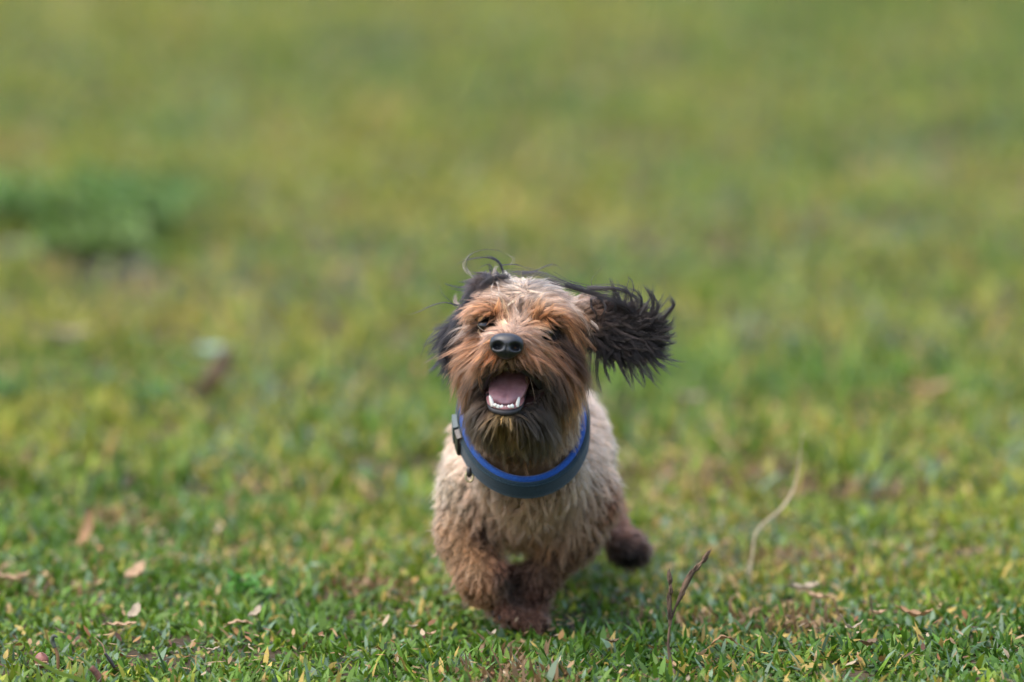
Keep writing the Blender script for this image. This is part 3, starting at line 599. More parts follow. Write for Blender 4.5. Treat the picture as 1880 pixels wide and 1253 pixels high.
TINT = {
 HEAD: [(950, 520, (178, 162, 140)), (905, 530, (150, 128, 108)), (990, 525, (182, 165, 142)), (1040, 550, (196, 172, 146)), (930, 555, (178, 152, 126)), (975, 550, (176, 154, 130)), (1000, 560, (184, 150, 118)),
        (908, 572, (172, 116, 72)), (885, 576, (172, 118, 78)), (925, 580, (180, 134, 98)), (950, 582, (176, 154, 134)), (978, 582, (176, 122, 76)), (1005, 580, (166, 110, 68)), (1035, 585, (166, 112, 74)), (1065, 600, (176, 136, 100)),
        (865, 590, (176, 138, 104)), (880, 603, (70, 50, 38)), (895, 606, (150, 110, 84)), (1000, 598, (90, 58, 38)), (1020, 612, (40, 30, 24)), (1036, 634, (58, 42, 32)), (1052, 655, (90, 62, 44)),
        (940, 602, (180, 146, 116)), (915, 612, (190, 148, 116)), (975, 612, (192, 154, 122)), (885, 632, (172, 124, 88)), (975, 640, (172, 120, 84)), (1000, 645, (168, 118, 82)), (850, 640, (174, 130, 96)), (835, 680, (158, 104, 66)), (840, 730, (156, 106, 70)), (850, 780, (150, 108, 74)),
        (1050, 700, (166, 112, 72)), (1075, 660, (164, 112, 74)), (1075, 740, (166, 122, 82)), (1046, 760, (134, 94, 62)),
        (930, 655, (100, 76, 54)), (907, 655, (166, 108, 72)), (955, 655, (160, 108, 74)), (910, 670, (70, 54, 40)), (950, 670, (70, 54, 40)), (930, 672, (90, 74, 50)), (880, 672, (120, 80, 54)), (975, 668, (90, 66, 46)), (895, 685, (46, 38, 30)), (972, 690, (46, 38, 30)), (850, 700, (164, 106, 66)), (1055, 730, (164, 108, 68)), (884, 690, (44, 36, 29)), (876, 715, (40, 33, 27)), (876, 745, (44, 37, 30)), (884, 768, (44, 37, 30)), (838, 760, (160, 108, 70)), (848, 790, (150, 104, 68)), (858, 715, (120, 82, 54)), (1068, 775, (160, 112, 72)), (1072, 720, (166, 112, 72)), (885, 745, (46, 40, 32)),
        (985, 675, (64, 50, 38)), (1002, 682, (54, 44, 35)), (1000, 700, (46, 39, 31)), (1024, 708, (46, 37, 30)), (1026, 745, (44, 36, 29)), (980, 730, (42, 36, 29)), (1015, 730, (56, 46, 36)), (990, 750, (42, 37, 31)), (960, 762, (48, 42, 34)), (1000, 780, (56, 48, 38)), (970, 800, (62, 52, 40)),
        (928, 766, (158, 132, 84)), (915, 782, (112, 90, 54)), (898, 790, (44, 37, 29)), (930, 800, (70, 56, 38)), (965, 790, (44, 37, 30)), (880, 780, (96, 66, 42)), (940, 800, (110, 84, 56))],
 BODY: [(960, 810, (104, 80, 58)), (960, 850, (146, 118, 90)), (970, 930, (156, 130, 106)), (900, 930, (168, 140, 115)), (1050, 930, (162, 136, 110)), (835, 850, (206, 186, 162)), (815, 900, (202, 178, 152)), (820, 960, (176, 142, 112)),
        (1125, 720, (206, 190, 176)), (1125, 800, (204, 184, 162)), (1090, 860, (184, 160, 134)), (1130, 900, (190, 164, 138)), (1000, 1000, (136, 106, 80)), (1110, 960, (142, 108, 84))],
 LEG: [(815, 900, (204, 180, 154)), (850, 920, (184, 156, 130)), (818, 955, (176, 142, 112)), (1085, 920, (160, 134, 108)), (822, 985, (160, 122, 92)), (835, 1010, (158, 120, 88)), (870, 1050, (158, 122, 92)), (895, 1090, (146, 106, 80)), (925, 1120, (140, 96, 80)), (940, 1070, (62, 48, 40)), (945, 1095, (70, 52, 44)), (1070, 970, (132, 100, 74)), (1020, 1040, (106, 78, 60)), (980, 1100, (92, 62, 52)), (1120, 930, (140, 96, 76)), (1150, 975, (140, 98, 82)), (1165, 995, (96, 68, 58)), (1150, 1008, (56, 43, 40)), (1155, 1025, (34, 29, 29)), (930, 1045, (130, 90, 76)), (890, 980, (70, 50, 40))],  # dark anchors between the forelegs paint the shade of that gap
 EAR_A: [(1070, 560, (186, 156, 130)), (1105, 585, (44, 37, 35)), (1092, 575, (110, 86, 70)), (1122, 572, (52, 42, 38)), (1110, 610, (34, 30, 29)), (1150, 600, (36, 32, 31)), (1200, 620, (32, 29, 29)), (1110, 650, (32, 28, 27))],
 EAR_B: [(905, 520, (66, 56, 52)), (880, 550, (36, 33, 34)), (840, 640, (26, 26, 30))],
}
def table(T, g, uv, pw=2.8):
    a = np.array([t[:2] for t in T[g]], float); val = np.array([np.concatenate([np.atleast_1d(x) for x in t[2:]]) for t in T[g]], float)
    d = np.linalg.norm(uv[:, None] - a[None], axis=2) + 3; wt = d ** -pw; return (wt @ val) / wt.sum(1)[:, None]
def lookup(T, P, g):
    uv = front(P); k = sum(len(np.atleast_1d(x)) for x in T[HEAD][0][2:]); out = np.zeros((len(P), k))
    for q in T:
        m = g == q
        if m.any(): out[m] = table(T, q, uv[m])
    return out
GAIN = .95
def pig(c): return c * np.where(c.mean(-1, keepdims=True) > .2, [1.0, .96, .97], [1.03, .95, .93]) * np.clip((c.mean(-1, keepdims=True) / .25) ** .16, .55, .95)
def sat(c, k=1.08):
    l_ = c @ np.array([.3, .6, .1]); k = np.clip(1.12 - 1.6 * np.clip(l_ - .16, 0, 1), .84, 1.12)[..., None]; return np.clip(l_[..., None] + (c - l_[..., None]) * k, .002, 1)
def tint(P, g): return sat(pig(lin(lookup(TINT, P, g))) * GAIN * np.array([[1., 1., 1.], [1.20, 1.12, .98], [1., 1., 1.], [1., 1., 1.], [1.08, 1.13, 1.0]])[g])

# collar ring (used to press the coat down too)
c_front, c_mid = W(965, 893, .052), W(960, 775, .125)
CV = c_front - c_mid; CA = np.array([.0595, 0, 0]); CN = np.cross(CV / np.linalg.norm(CV), [1, 0, 0]); CN = CN if CN[2] > 0 else -CN; CNu = CN / np.linalg.norm(CN)
def ring(th, push=0., up=0.):
    p = c_mid + np.cos(th)[:, None] * CA + np.sin(th)[:, None] * CV
    r = np.cos(th)[:, None] * CA / .0595 + np.sin(th)[:, None] * CV / np.linalg.norm(CV)
    return p + r * push + CNu * up

dog = empty('dog', GP * [1, 1, 0]); tag(dog, 'small shaggy cream and rust dog with black ears running open mouthed towards the viewer', 'dog')
gb = grp_of(bodyV)
skin = tint(bodyV, gb) * .38
uvb = front(bodyV)
inm = (((uvb[:, 0] - 942) / 58) ** 2 + ((uvb[:, 1] - 710) / 42) ** 2 < 1) & (bodyV[:, 1] < .05) & (gb == HEAD)
skin[inm] = (.045, .016, .014)
for c, r in EYES: skin[np.linalg.norm(bodyV - c, axis=1) < r + .005] = (.012, .009, .008)
build('body', bodyV, [bodyQ], M_skin, dog, col=skin)

# ---- combing and growing hair
tri = np.concatenate([bodyQ[:, [0, 1, 2]], bodyQ[:, [0, 2, 3]]]); A0, B0, C0 = bodyV[tri[:, 0]], bodyV[tri[:, 1]], bodyV[tri[:, 2]]
tn = np.cross(B0 - A0, C0 - A0); area = np.linalg.norm(tn, axis=1) / 2; tg = gb[tri[:, 0]]
def roots(n, groups, seed, dens=None):
    r = np.random.default_rng(seed); wt = area * np.isin(tg, groups)
    if dens is not None: wt = wt * dens((A0 + B0 + C0) / 3)
    i = r.choice(len(tri), n, p=wt / wt.sum()); a, b = r.random(n), r.random(n); f = a + b > 1; a[f], b[f] = 1 - a[f], 1 - b[f]
    P = A0[i] + (B0 - A0)[i] * a[:, None] + (C0 - A0)[i] * b[:, None]
    uv = front(P); g = tg[i]; keep = np.ones(n, bool)
    keep &= ~((((uv[:, 0] - 940) / 51) ** 2 + ((uv[:, 1] - 709) / 37) ** 2 < 1) & (P[:, 1] < .06) & (g == HEAD))
    keep &= ~((((uv[:, 0] - 930) / 31) ** 2 + ((uv[:, 1] - 636) / 23) ** 2 < 1) & (P[:, 1] < -.03))
    for c, rr in EYES: keep &= np.linalg.norm((P - c) * [.85, .6, 1.1], axis=1) > rr + .0030
    q = P - c_mid; h = q @ CNu; keep &= ~((np.abs(h) < .011) & np.isin(g, [HEAD, BODY]) & (P[:, 2] < W(0, 770, .1)[2]) & (P[:, 1] < .2))
    return P[keep], g[keep]
S = 8
def comb(P, g, seed, lscale=1.0):
    """guide strands: leave the skin by the chart's direction, follow the surface, sag"""
    r = np.random.default_rng(seed); n = len(P); fl = lookup(FLOW, P, g); nr = grad(P)
    # keep near-collar hair short
    h = (P - c_mid) @ CNu; near = np.clip((np.abs(h) - .008) / .02, .35, 1); near = np.where((g == BODY), near, 1)
    ne = np.min([np.linalg.norm(P - c, axis=1) for c, _ in EYES], 0); near = near * np.where(g == HEAD, np.clip((ne - .004) / .016, .3, 1), 1)
    L = fl[:, 2] / 1000 * np.where(g == EAR_A, .50, 1) * np.where(g == BODY, 1.2, 1) * np.where(g == LEG, .72, 1) * r.lognormal(0, .16, n) * lscale * near; lift = fl[:, 3]
    D = np.stack([fl[:, 0], np.where(g == HEAD, .25, np.where(g == BODY, .35, .1)), -fl[:, 1]], -1)
    jit = np.where(np.isin(g, [BODY, LEG]), .38, .16); jit = np.where(np.isin(g, [EAR_A, EAR_B]), .30, jit)
    D /= np.linalg.norm(D, axis=1)[:, None] + 1e-9; D += r.normal(0, 1, (n, 3)) * jit[:, None]
    D -= (D * nr).sum(1)[:, None] * nr * .9; D /= np.linalg.norm(D, axis=1)[:, None] + 1e-9
    d = D + nr * lift[:, None] * 1.6; d /= np.linalg.norm(d, axis=1)[:, None]
    out = [P]; p = P.copy(); seg = (L / (S - 1))[:, None]
    lay = r.random(n) ** 1.5 * .0075 + .0010
    wind = r.normal(0, 1, (n, 3)) * np.where(np.isin(g, [EAR_A, EAR_B]), .10, .05)[:, None]
    grav = np.array([0, 0, -1.0])
    for k in range(1, S):
        sag = np.where(np.isin(g, [EAR_A, EAR_B]), .02, np.where(g == HEAD, .10, .08))[:, None]
        d = d + D * .22 + grav * sag + wind; d /= np.linalg.norm(d, axis=1)[:, None]; p = p + d * seg
        s = samp(p); need = np.minimum(lay * (k / S) * 1.2, seg[:, 0] * k * .6); push = np.clip(need - s, 0, .006)
        m = push > 0
        if m.any(): p[m] += grad(p[m]) * push[m][:, None]
        out.append(p.copy())
    return np.stack(out, 1), L
def grow(nguide, nhair, groups, seed, clump=.6, wave=.0006, freq=1.5, thick=.00013, dens=None, csd=.22):
    gp, gg = roots(nguide, groups, seed, dens); GPth, GL = comb(gp, gg, seed + 1)
    hp, hg = roots(nhair, groups, seed + 2, dens)
    kd = kdtree.KDTree(len(gp))
    for i, q in enumerate(gp): kd.insert(q, i)
    kd.balance()
    gi = np.array([kd.find(q)[1] for q in hp]); r = np.random.default_rng(seed + 3); n = len(hp)
    ok = (gg[gi] == hg) & (np.linalg.norm(gp[gi] - hp, axis=1) < .02); hp, hg, gi = hp[ok], hg[ok], gi[ok]; n = len(hp)
    path = GPth[gi]; rel = path - path[:, :1]; off = hp - gp[gi]; t = np.linspace(0, 1, S)[None, :, None]
    cl = (clump * r.uniform(.5, 1.15, n))[:, None, None]
    ls = r.uniform(.62, 1.08, n)[:, None, None]
    X = hp[:, None] + rel * ls - off[:, None] * np.clip(cl * t ** .8, 0, .93)
    ph = r.uniform(0, 6.28, len(gp))[gi][:, None]; own = r.uniform(0, 6.28, n)[:, None]
    ax = r.normal(0, 1, (len(gp), 3))[gi][:, None] * .75 + r.normal(0, 1, (n, 1, 3)) * .5; tt = t[..., 0]
    X = X + ax * (np.sin(ph + tt * 6.28 * freq) - np.sin(ph))[..., None] * wave * (tt ** .6)[..., None] + r.normal(0, 1, (n, 1, 3)) * t ** 1.5 * GL[gi][:, None, None] * .035
    # colour: region tint at the root, a strand-wise cast, tips slightly lighter than roots
    c = tint(hp, hg); c = c * (r.lognormal(0, csd, len(gp))[gi] * r.lognormal(0, csd * .9, n))[:, None]
    warm = r.normal(0, .07, (n, 1)); c = c * (1 + warm * np.array([[1, .0, -1]]))
    tipc = c * 1.12; col = c[:, None] * (1 - t) + tipc[:, None] * t
    rad = thick * r.uniform(.7, 1.25, n)[:, None] * np.interp(np.linspace(0, 1, S), [0, .5, 1], [1, .85, .25])[None]
    return X, np.clip(col, .002, .9), rad
def make_hair(name, sets, parent):
    base = parent_origin(parent); nc = sum(len(x[0]) for x in sets)
    hc = bpy.data.hair_curves.new(name); hc.add_curves([x[0].shape[1] for x in sets for _ in range(len(x[0]))])
    P = np.concatenate([x[0].reshape(-1, 3) for x in sets]) - base; Cc = np.concatenate([x[1].reshape(-1, 3) for x in sets]); Rr = np.concatenate([x[2].ravel() for x in sets])
    hc.attributes['position'].data.foreach_set('vector', P.astype(np.float32).ravel()) if 'position' in hc.attributes else hc.position_data.foreach_set('vector', P.astype(np.float32).ravel())
    a = hc.attributes.get('radius') or hc.attributes.new('radius', 'FLOAT', 'POINT'); a.data.foreach_set('value', Rr.astype(np.float32))
    a = hc.attributes.new('hair_color', 'FLOAT_COLOR', 'POINT'); a.data.foreach_set('color', np.concatenate([Cc, np.ones((len(Cc), 1))], 1).astype(np.float32).ravel())
    hc.materials.append(M_hair); o = bpy.data.objects.new(name, hc); C.objects.link(o); o.parent = parent
    return o
def wisp(pts, n, spread, colr, r0=.00012, seed=0, conv=.6, short=.25):
    """a named lock of long hairs along a hand-placed line; pts = (px, py, Y)"""
    r = np.random.default_rng(seed + len(pts) * 17); c = curve_pts([W(*p) for p in pts], 12); t = np.linspace(0, 1, 12)[None, :, None]
    ln = 1 - short * r.random(n)
    X = np.stack([np.stack([np.interp(np.linspace(0, l_, 12), np.linspace(0, 1, 12), c[:, k]) for k in range(3)], -1) for l_ in ln])
    X = X + r.normal(0, spread, (n, 1, 3)) * (1 - conv * t) + r.normal(0, spread * .9, (n, 1, 3)) * t ** 2
    X += np.sin(t * 7 + r.uniform(0, 6.28, (n, 1, 1))) * r.normal(0, spread * .3, (n, 1, 3))
    cc = np.clip(sat(pig(lin(colr)) * GAIN) * r.lognormal(0, .25, (n, 1)), .002, .9); return X, np.repeat(cc[:, None], 12, 1), r0 * r.uniform(.7, 1.3, (n, 1)) * np.interp(np.linspace(0, 1, 12), [0, .5, 1], [1, .8, .25])[None]
face = lambda P: np.where(P[:, 1] < .07, 1.0, .4)
make_hair('face_fur', [grow(3600, 60000, [HEAD], 101, clump=.92, wave=.0007, freq=1.0, thick=.00010, dens=face, csd=.40)], dog)
make_hair('body_fur', [grow(4200, 84000, [BODY], 111, clump=.95, wave=.0014, freq=1.6, thick=.00015, dens=lambda P: np.where(P[:, 1] < .34, 1.0, .5), csd=.17)], dog)
make_hair('leg_fur', [grow(2600, 36000, [LEG], 121, clump=.92, wave=.0015, freq=1.5, thick=.00014, csd=.14)], dog)
BK = (34, 30, 29)
e1 = [grow(650, 15000, [EAR_A], 131, clump=.82, wave=.0010, freq=1.0, thick=.00012)]
for k, (p, n, s) in enumerate([
    ([(1010, 512, .03), (1045, 524, .03), (1090, 534, .04), (1140, 540, .036), (1180, 548, .038)], 16, .0034), ([(1040, 524, .03), (1090, 540, .035), (1130, 552, .034), (1165, 572, .036), (1180, 600, .038)], 30, .0020),
    ([(1080, 530, .04), (1130, 530, .036), (1165, 545, .038), (1190, 575, .040)], 26, .0018), ([(1085, 548, .04), (1086, 565, .03), (1096, 580, .03), (1088, 600, .035)], 7, .0009), ([(1100, 545, .04), (1112, 565, .03), (1104, 590, .03), (1108, 612, .035)], 6, .0009),
    ([(1150, 575, .040), (1135, 545, .040), (1124, 525, .040), (1119, 506, .040)], 14, .0008), ([(1165, 575, .040), (1158, 545, .040), (1148, 530, .040), (1135, 522, .040)], 14, .0009), ([(1175, 580, .040), (1178, 550, .040), (1168, 535, .040), (1152, 528, .040)], 14, .0009),
    ([(1190, 590, .040), (1200, 560, .040), (1192, 540, .040), (1180, 522, .040)], 22, .0012), ([(1195, 590, .040), (1208, 565, .040), (1200, 545, .040), (1190, 528, .040)], 16, .0010), ([(1205, 600, .040), (1226, 575, .040), (1236, 558, .040), (1226, 545, .040)], 46, .0016),
    ([(1210, 610, .040), (1232, 595, .040), (1240, 578, .040)], 12, .0012), ([(1205, 620, .040), (1228, 618, .040), (1244, 610, .040)], 12, .0011), ([(1205, 630, .040), (1230, 632, .040), (1244, 626, .040)], 9, .0010), ([(1200, 640, .040), (1220, 652, .040), (1238, 650, .040)], 10, .0010),
    ([(1190, 645, .040), (1210, 668, .040), (1224, 672, .040)], 12, .0011), ([(1185, 650, .040), (1205, 680, .040), (1215, 690, .040)], 10, .001), ([(1165, 655, .040), (1180, 690, .040), (1183, 712, .040)], 14, .0012), ([(1150, 655, .040), (1160, 690, .040), (1164, 718, .040)], 10, .0010),
    ([(1130, 655, .040), (1146, 688, .040), (1160, 712, .040)], 12, .0011), ([(1175, 655, .040), (1195, 690, .040), (1200, 706, .040)], 8, .001), ([(1110, 650, .036), (1112, 680, .036), (1124, 710, .038)], 18, .0013), ([(1098, 645, .034), (1096, 690, .034), (1108, 735, .036)], 16, .0012), ([(1084, 640, .04), (1082, 690, .035), (1076, 745, .04)], 8, .0022),
    ([(1095, 540, .04), (1085, 518, .04), (1097, 500, .04), (1117, 478, .04)], 1, .0003), ([(1098, 540, .04), (1093, 515, .04), (1104, 495, .04)], 1, .0003), ([(1150, 532, .040), (1154, 515, .040), (1154, 498, .040)], 1, .0003), ([(1165, 535, .040), (1160, 515, .040), (1148, 505, .040)], 2, .0005)]):
    e1.append(wisp(p, int(n * 1.5) + 1, s * .9, BK, r0=.00017, seed=200 + k))
for k, p in enumerate([[(1110, 605, .035), (1140, 612, .035), (1170, 622, .034), (1196, 632, .036)], [(1140, 580, .04), (1165, 598, .04), (1185, 625, .034)], [(1170, 588, .034), (1190, 586, .036), (1204, 592, .038)]]):
    e1.append(wisp(p, 5, .0010, (120, 110, 104), r0=.0001, seed=300 + k))
rr_ = np.random.default_rng(77)
for k in range(60):                                     # the wind-blown fringe: curved locks all round the flap
    a = rr_.uniform(-2.35, 1.75); ca, sa = math.cos(a), math.sin(a); x0, y0 = 1146 + 58 * ca, 612 + 40 * sa      # a: 0 outward, - up, + down
    ln = rr_.uniform(44, 74) * (1.1 if sa > .5 else .95 if sa < -.5 else .62); yy = .040 + rr_.normal(0, .004)
    dx, dy = ca * .8 + .25, sa * 1.0; q = math.hypot(dx, dy); dx, dy = dx / q, dy / q; bend = rr_.uniform(.15, .6) * (1 if sa > .3 else -1)
    p = [(x0, y0, yy)]
    for j in range(4):
        ang = bend * (j / 3) ** 1.3 * (-1 if sa > .3 else 1); ex, ey = dx * math.cos(ang) - dy * math.sin(ang), dx * math.sin(ang) + dy * math.cos(ang); p.append((p[-1][0] + ex * ln / 4, p[-1][1] + ey * ln / 4, yy))
    e1.append(wisp(p, rr_.integers(5, 15), .0011, BK, r0=.00016, seed=800 + k, conv=.8))
make_hair('ear_fur', e1, dog)['label'] = 'black windblown ear fur streaming out to the right'
e2 = [grow(420, 10000, [EAR_B], 141, clump=.8, wave=.0008, freq=1.0, thick=.00012)]
for k, (p, n, s) in enumerate([
    ([(900, 512, .05), (870, 545, .045), (845, 585, .045), (822, 640, .04)], 320, .0030), ([(915, 510, .045), (890, 530, .04), (868, 560, .035), (850, 590, .04)], 150, .0024), ([(840, 590, .05), (822, 620, .045), (814, 655, .045), (818, 690, .04)], 130, .0020),
    ([(930, 508, .04), (905, 512, .04), (880, 528, .04), (862, 550, .045)], 110, .0018), ([(925, 508, .045), (950, 502, .045), (985, 503, .04), (1010, 510, .04)], 26, .0026), ([(955, 506, .045), (985, 502, .045), (1020, 512, .04), (1055, 524, .04)], 12, .0022),
    ([(880, 520, .05), (850, 528, .05), (825, 524, .05), (812, 518, .05)], 8, .0008), ([(872, 530, .05), (845, 534, .05), (820, 528, .05)], 5, .0008), ([(885, 515, .05), (860, 520, .05), (838, 516, .05)], 4, .0006),
    ([(840, 560, .05), (815, 555, .05), (790, 562, .05), (770, 572, .05), (745, 580, .05)], 5, .0006), ([(838, 566, .05), (825, 552, .05), (812, 540, .05), (803, 518, .05)], 2, .0004),
    ([(822, 600, .05), (800, 608, .05), (785, 625, .05), (775, 650, .05), (772, 664, .05)], 3, .0006), ([(820, 612, .05), (800, 628, .05), (786, 634, .05)], 4, .0007), ([(818, 640, .05), (806, 655, .05), (806, 668, .05)], 4, .0006), ([(815, 628, .05), (800, 638, .05), (784, 642, .05)], 3, .0005),
    ([(922, 500, .05), (912, 480, .05), (890, 473, .05), (862, 476, .05), (832, 486, .05)], 9, .0006), ([(924, 502, .05), (918, 484, .05), (902, 472, .05), (884, 472, .05)], 12, .0007), ([(905, 505, .05), (902, 490, .05), (892, 486, .05), (872, 498, .05)], 6, .0006), ([(903, 508, .05), (899, 492, .05), (898, 480, .05)], 7, .0006),
    ([(958, 502, .05), (980, 498, .05), (1005, 488, .05), (1020, 487, .05), (1032, 496, .05)], 7, .0006), ([(920, 488, .05), (945, 486, .05), (965, 492, .05), (1000, 500, .05)], 3, .0005), ([(858, 500, .05), (856, 485, .05), (864, 468, .05), (890, 459, .05), (918, 462, .05), (935, 474, .05)], 3, .0005)]):
    e2.append(wisp(p, n + 1, s, (32, 31, 34), r0=.00012 if n > 20 else .00014, seed=400 + k))
for k, (p, n) in enumerate([([(866, 505, .05), (852, 492, .05), (856, 476, .05), (872, 460, .05)], 6), ([(870, 515, .055), (862, 500, .05), (853, 488, .05), (856, 474, .05)], 5), ([(842, 560, .06), (836, 556, .06), (836, 540, .06)], 60), ([(906, 512, .04), (908, 495, .04), (914, 488, .04)], 20), ([(940, 488, .05), (943, 474, .05), (930, 466, .05)], 3)]):
    e2.append(wisp(p, n, .0014, (170, 148, 128), r0=.0001, seed=500 + k))
make_hair('ear_fur', e2, dog)['label'] = 'black ear fur folded back at the left of the head'
# loose hairs over the eyes, brows and cheeks
fr = []
for k, (p, n, cc, s) in enumerate([
    ([(905, 600, -.02), (888, 606, -.022), (874, 598, -.018)], 2, (176, 150, 124), .0006), ([(900, 606, -.024), (885, 612, -.024), (872, 607, -.018)], 2, (176, 150, 124), .0006), ([(895, 610, -.024), (880, 603, -.022), (876, 593, -.016)], 1, (190, 170, 150), .0005),
    ([(980, 604, -.02), (1000, 604, -.018), (1016, 612, -.012), (1024, 624, -.008)], 4, (180, 152, 124), .0007), ([(975, 608, -.022), (998, 610, -.022), (1016, 622, -.014)], 3, (180, 152, 124), .0007),
    ([(1085, 590, .01), (1094, 598, .008), (1098, 606, .006)], 9, (214, 196, 172), .001), ([(905, 520, .0), (902, 530, -.006), (903, 548, -.01)], 3, (190, 175, 155), .0006), ([(914, 516, .0), (917, 534, -.01), (913, 552, -.012)], 3, (190, 175, 155), .0005),
    ([(905, 575, -.01), (899, 555, -.014), (903, 530, -.01)], 5, (180, 130, 88), .0008), ([(926, 578, -.012), (928, 560, -.014), (930, 545, -.01)], 6, (150, 110, 76), .0008),
    ([(1046, 560, .0), (1062, 575, -.002), (1078, 600, .004), (1090, 640, .01)], 14, (196, 168, 136), .002),
    ([(850, 610, .0), (835, 622, .0), (815, 640, .006)], 14, (196, 166, 136), .0022), ([(860, 600, .0), (838, 606, .0), (818, 620, .006)], 10, (196, 170, 140), .002),
    ([(928, 664, -.05), (930, 676, -.052), (936, 686, -.05)], 3, (190, 180, 160), .001), ([(975, 690, -.03), (980, 720, -.03), (985, 745, -.03)], 3, (140, 120, 95), .001)]):
    fr.append(wisp(p, n, s, cc, r0=.0001, seed=600 + k))
make_hair('stray_hair', fr, dog)['label'] = 'loose pale hairs over the eyes and brows'

# ---- nose
nu, nv = 56, 72
T_, P_ = np.meshgrid(np.linspace(.001, np.pi - .001, nu), np.linspace(0, 2 * np.pi, nv, endpoint=False), indexing='ij')
nx, nz_, ny = np.sin(T_) * np.cos(P_), np.sin(T_) * np.sin(P_), -np.cos(T_)             # pole faces the camera
sq = lambda v, p: np.sign(v) * np.abs(v) ** p
X = .0156 * sq(nx, .86) * (1 + .12 * nz_ - .30 * np.clip(-nz_, 0, 1) ** 2); Z = .0122 * sq(nz_, .9); Yv = .0125 * ny
fr_ = np.clip(-ny, 0, 1)
for sx in (-1, 1):
    u = (X - sx * .0086) / .0044; v = (Z + .0014) / .0032; a = u * math.cos(.35 * sx) + v * math.sin(.35 * sx); b = -u * math.sin(.35 * sx) + v * math.cos(.35 * sx)
    Yv += fr_ * .0110 * np.exp(-(a ** 2 + b ** 2) ** 1.15)
    u = (X - sx * .0135) / .0030; v = (Z + .0030) / .0012; Yv += fr_ * .0028 * np.exp(-(u ** 2 + v ** 2))      # side slit
    Yv -= fr_ * .0006 * np.exp(-((X - sx * .0085) / .005) ** 2 - ((Z + .0055) / .0018) ** 2)                    # rim under the nostril
Yv += fr_ * .0014 * np.exp(-(X / .0011) ** 2) * np.clip((.002 - Z) / .004, 0, 1)                                # centre groove
noseV = np.stack([X, Yv, Z], -1).reshape(-1, 3) @ np.array([[1, 0, 0], [0, 1, 0], [0, 0, 1]]); a = R(-14)
noseV = noseV @ np.array([[1, 0, 0], [0, math.cos(a), math.sin(a)], [0, -math.sin(a), math.cos(a)]]); a = R(3)
noseV = noseV @ np.array([[math.cos(a), 0, -math.sin(a)], [0, 1, 0], [math.sin(a), 0, math.cos(a)]])
build('nose', noseV + W(930, 636, -.066), [grid_faces(nu, nv, True)], M_nose, dog)
# ---- eyes
for c, r in EYES:
    T_, P_ = np.meshgrid(np.linspace(0, np.pi, 18), np.linspace(0, 2 * np.pi, 24, endpoint=False), indexing='ij')
    V = np.stack([np.sin(T_) * np.cos(P_), np.sin(T_) * np.sin(P_), np.cos(T_)], -1).reshape(-1, 3) * r * .95 + c + [0, .0030, -.0006]
    build('eye', V, [grid_faces(18, 24, True)], M_eye, dog)
# ---- mouth: roof, tongue, gum with teeth, lower lip
s, b = np.meshgrid(np.linspace(0, 1, 26), np.linspace(-1, 1, 25), indexing='ij')
ctr = curve_pts([W(927, 741, -.034), W(929, 728, -.031), W(932, 712, -.022), W(935, 698, -.010), W(938, 684, .006), W(940, 676, .022)], 26)
hw = np.interp(np.linspace(0, 1, 26), [0, .12, .35, .7, 1], [.0095, .0135, .0175, .0195, .0195])
tv = ctr[:, None] + np.stack([b * hw[:, None], np.abs(b) ** 2.5 * .004 + .0026 * np.exp(-(b / .07) ** 2) * np.clip(s * 3 - .15, 0, 1), -np.abs(b) ** 3 * .001], -1)
tv[..., 1] -= .0016 * (np.exp(-((np.abs(b) - .38) / .3) ** 2)) * (.4 + s)
top = tv.reshape(-1, 3); bot = (tv + [0, .005, -.004]).reshape(-1, 3); F0 = grid_faces(26, 25)
rim = np.concatenate([np.arange(25), np.arange(1, 26) * 25 + 24, (25 * 25 + np.arange(23, -1, -1)), np.arange(24, 0, -1) * 25]); r2 = np.roll(rim, -1)
build('tongue', np.concatenate([top, bot]), [np.concatenate([F0[:, ::-1], F0 + len(top), np.stack([rim, r2, r2 + len(top), rim + len(top)], 1)])], M_tongue, dog)
gpts = [W(896, 722, -.012), W(899, 737, -.026), W(907, 746, -.035), W(927, 750, -.040), W(946, 747, -.035), W(956, 738, -.024), W(962, 722, -.008)]
gc = curve_pts(gpts, 40); gV, gF = tube(gc, np.interp(np.linspace(0, 1, 40), [0, .2, .5, .8, 1], [.0022, .0030, .0026, .0030, .0022]), 10)
gum = build('gum', gV, gF, M_gum, dog)
lp = curve_pts([p + np.array([0, -.0026, -.0038]) for p in gpts], 40); V, F = tube(lp + np.abs(np.linspace(-1, 1, 40))[:, None] ** 3 * [0, -.002, .003], np.interp(np.linspace(0, 1, 40), [0, .25, .5, .75, 1], [.0022, .0026, .0030, .0026, .0022]), 10)
build('lower_lip', V, F, M_lip, dog)
ul = curve_pts([W(886, 710, -.018), W(895, 687, -.032), W(911, 673, -.043), W(930, 669, -.046), W(951, 673, -.043), W(974, 686, -.030), W(993, 708, -.010)], 40)
V, F = tube(ul + [0, .001, -.0008], .0034, 10); build('upper_lip', V, F, M_lip, dog)
rf = ul[None] + np.linspace(0, 1, 12)[:, None, None] * np.array([0, .045, -.004]) + np.stack([np.zeros((12, 40)), np.zeros((12, 40)), .003 * np.sin(np.linspace(0, 14, 12))[:, None] * np.ones((1, 40)) - .0006], -1)
build('mouth_roof', rf.reshape(-1, 3), [grid_faces(12, 40)], M_mouth, dog)
def tooth(base, tip, r0, r1, flat=1.0, parent=gum):
    c = curve_pts([base, (np.array(base) * .5 + np.array(tip) * .5) + [0, -.0004, 0], tip], 7)
    V, F = tube(c, np.interp(np.linspace(0, 1, 7), [0, .5, .85, 1], [r0, r0 * .95, (r0 + r1) / 2, r1]), 12, flat); build('tooth', V, F, M_tooth, parent)
tooth(W(905, 746, -.037), W(899, 727, -.035), .0020, .0009)
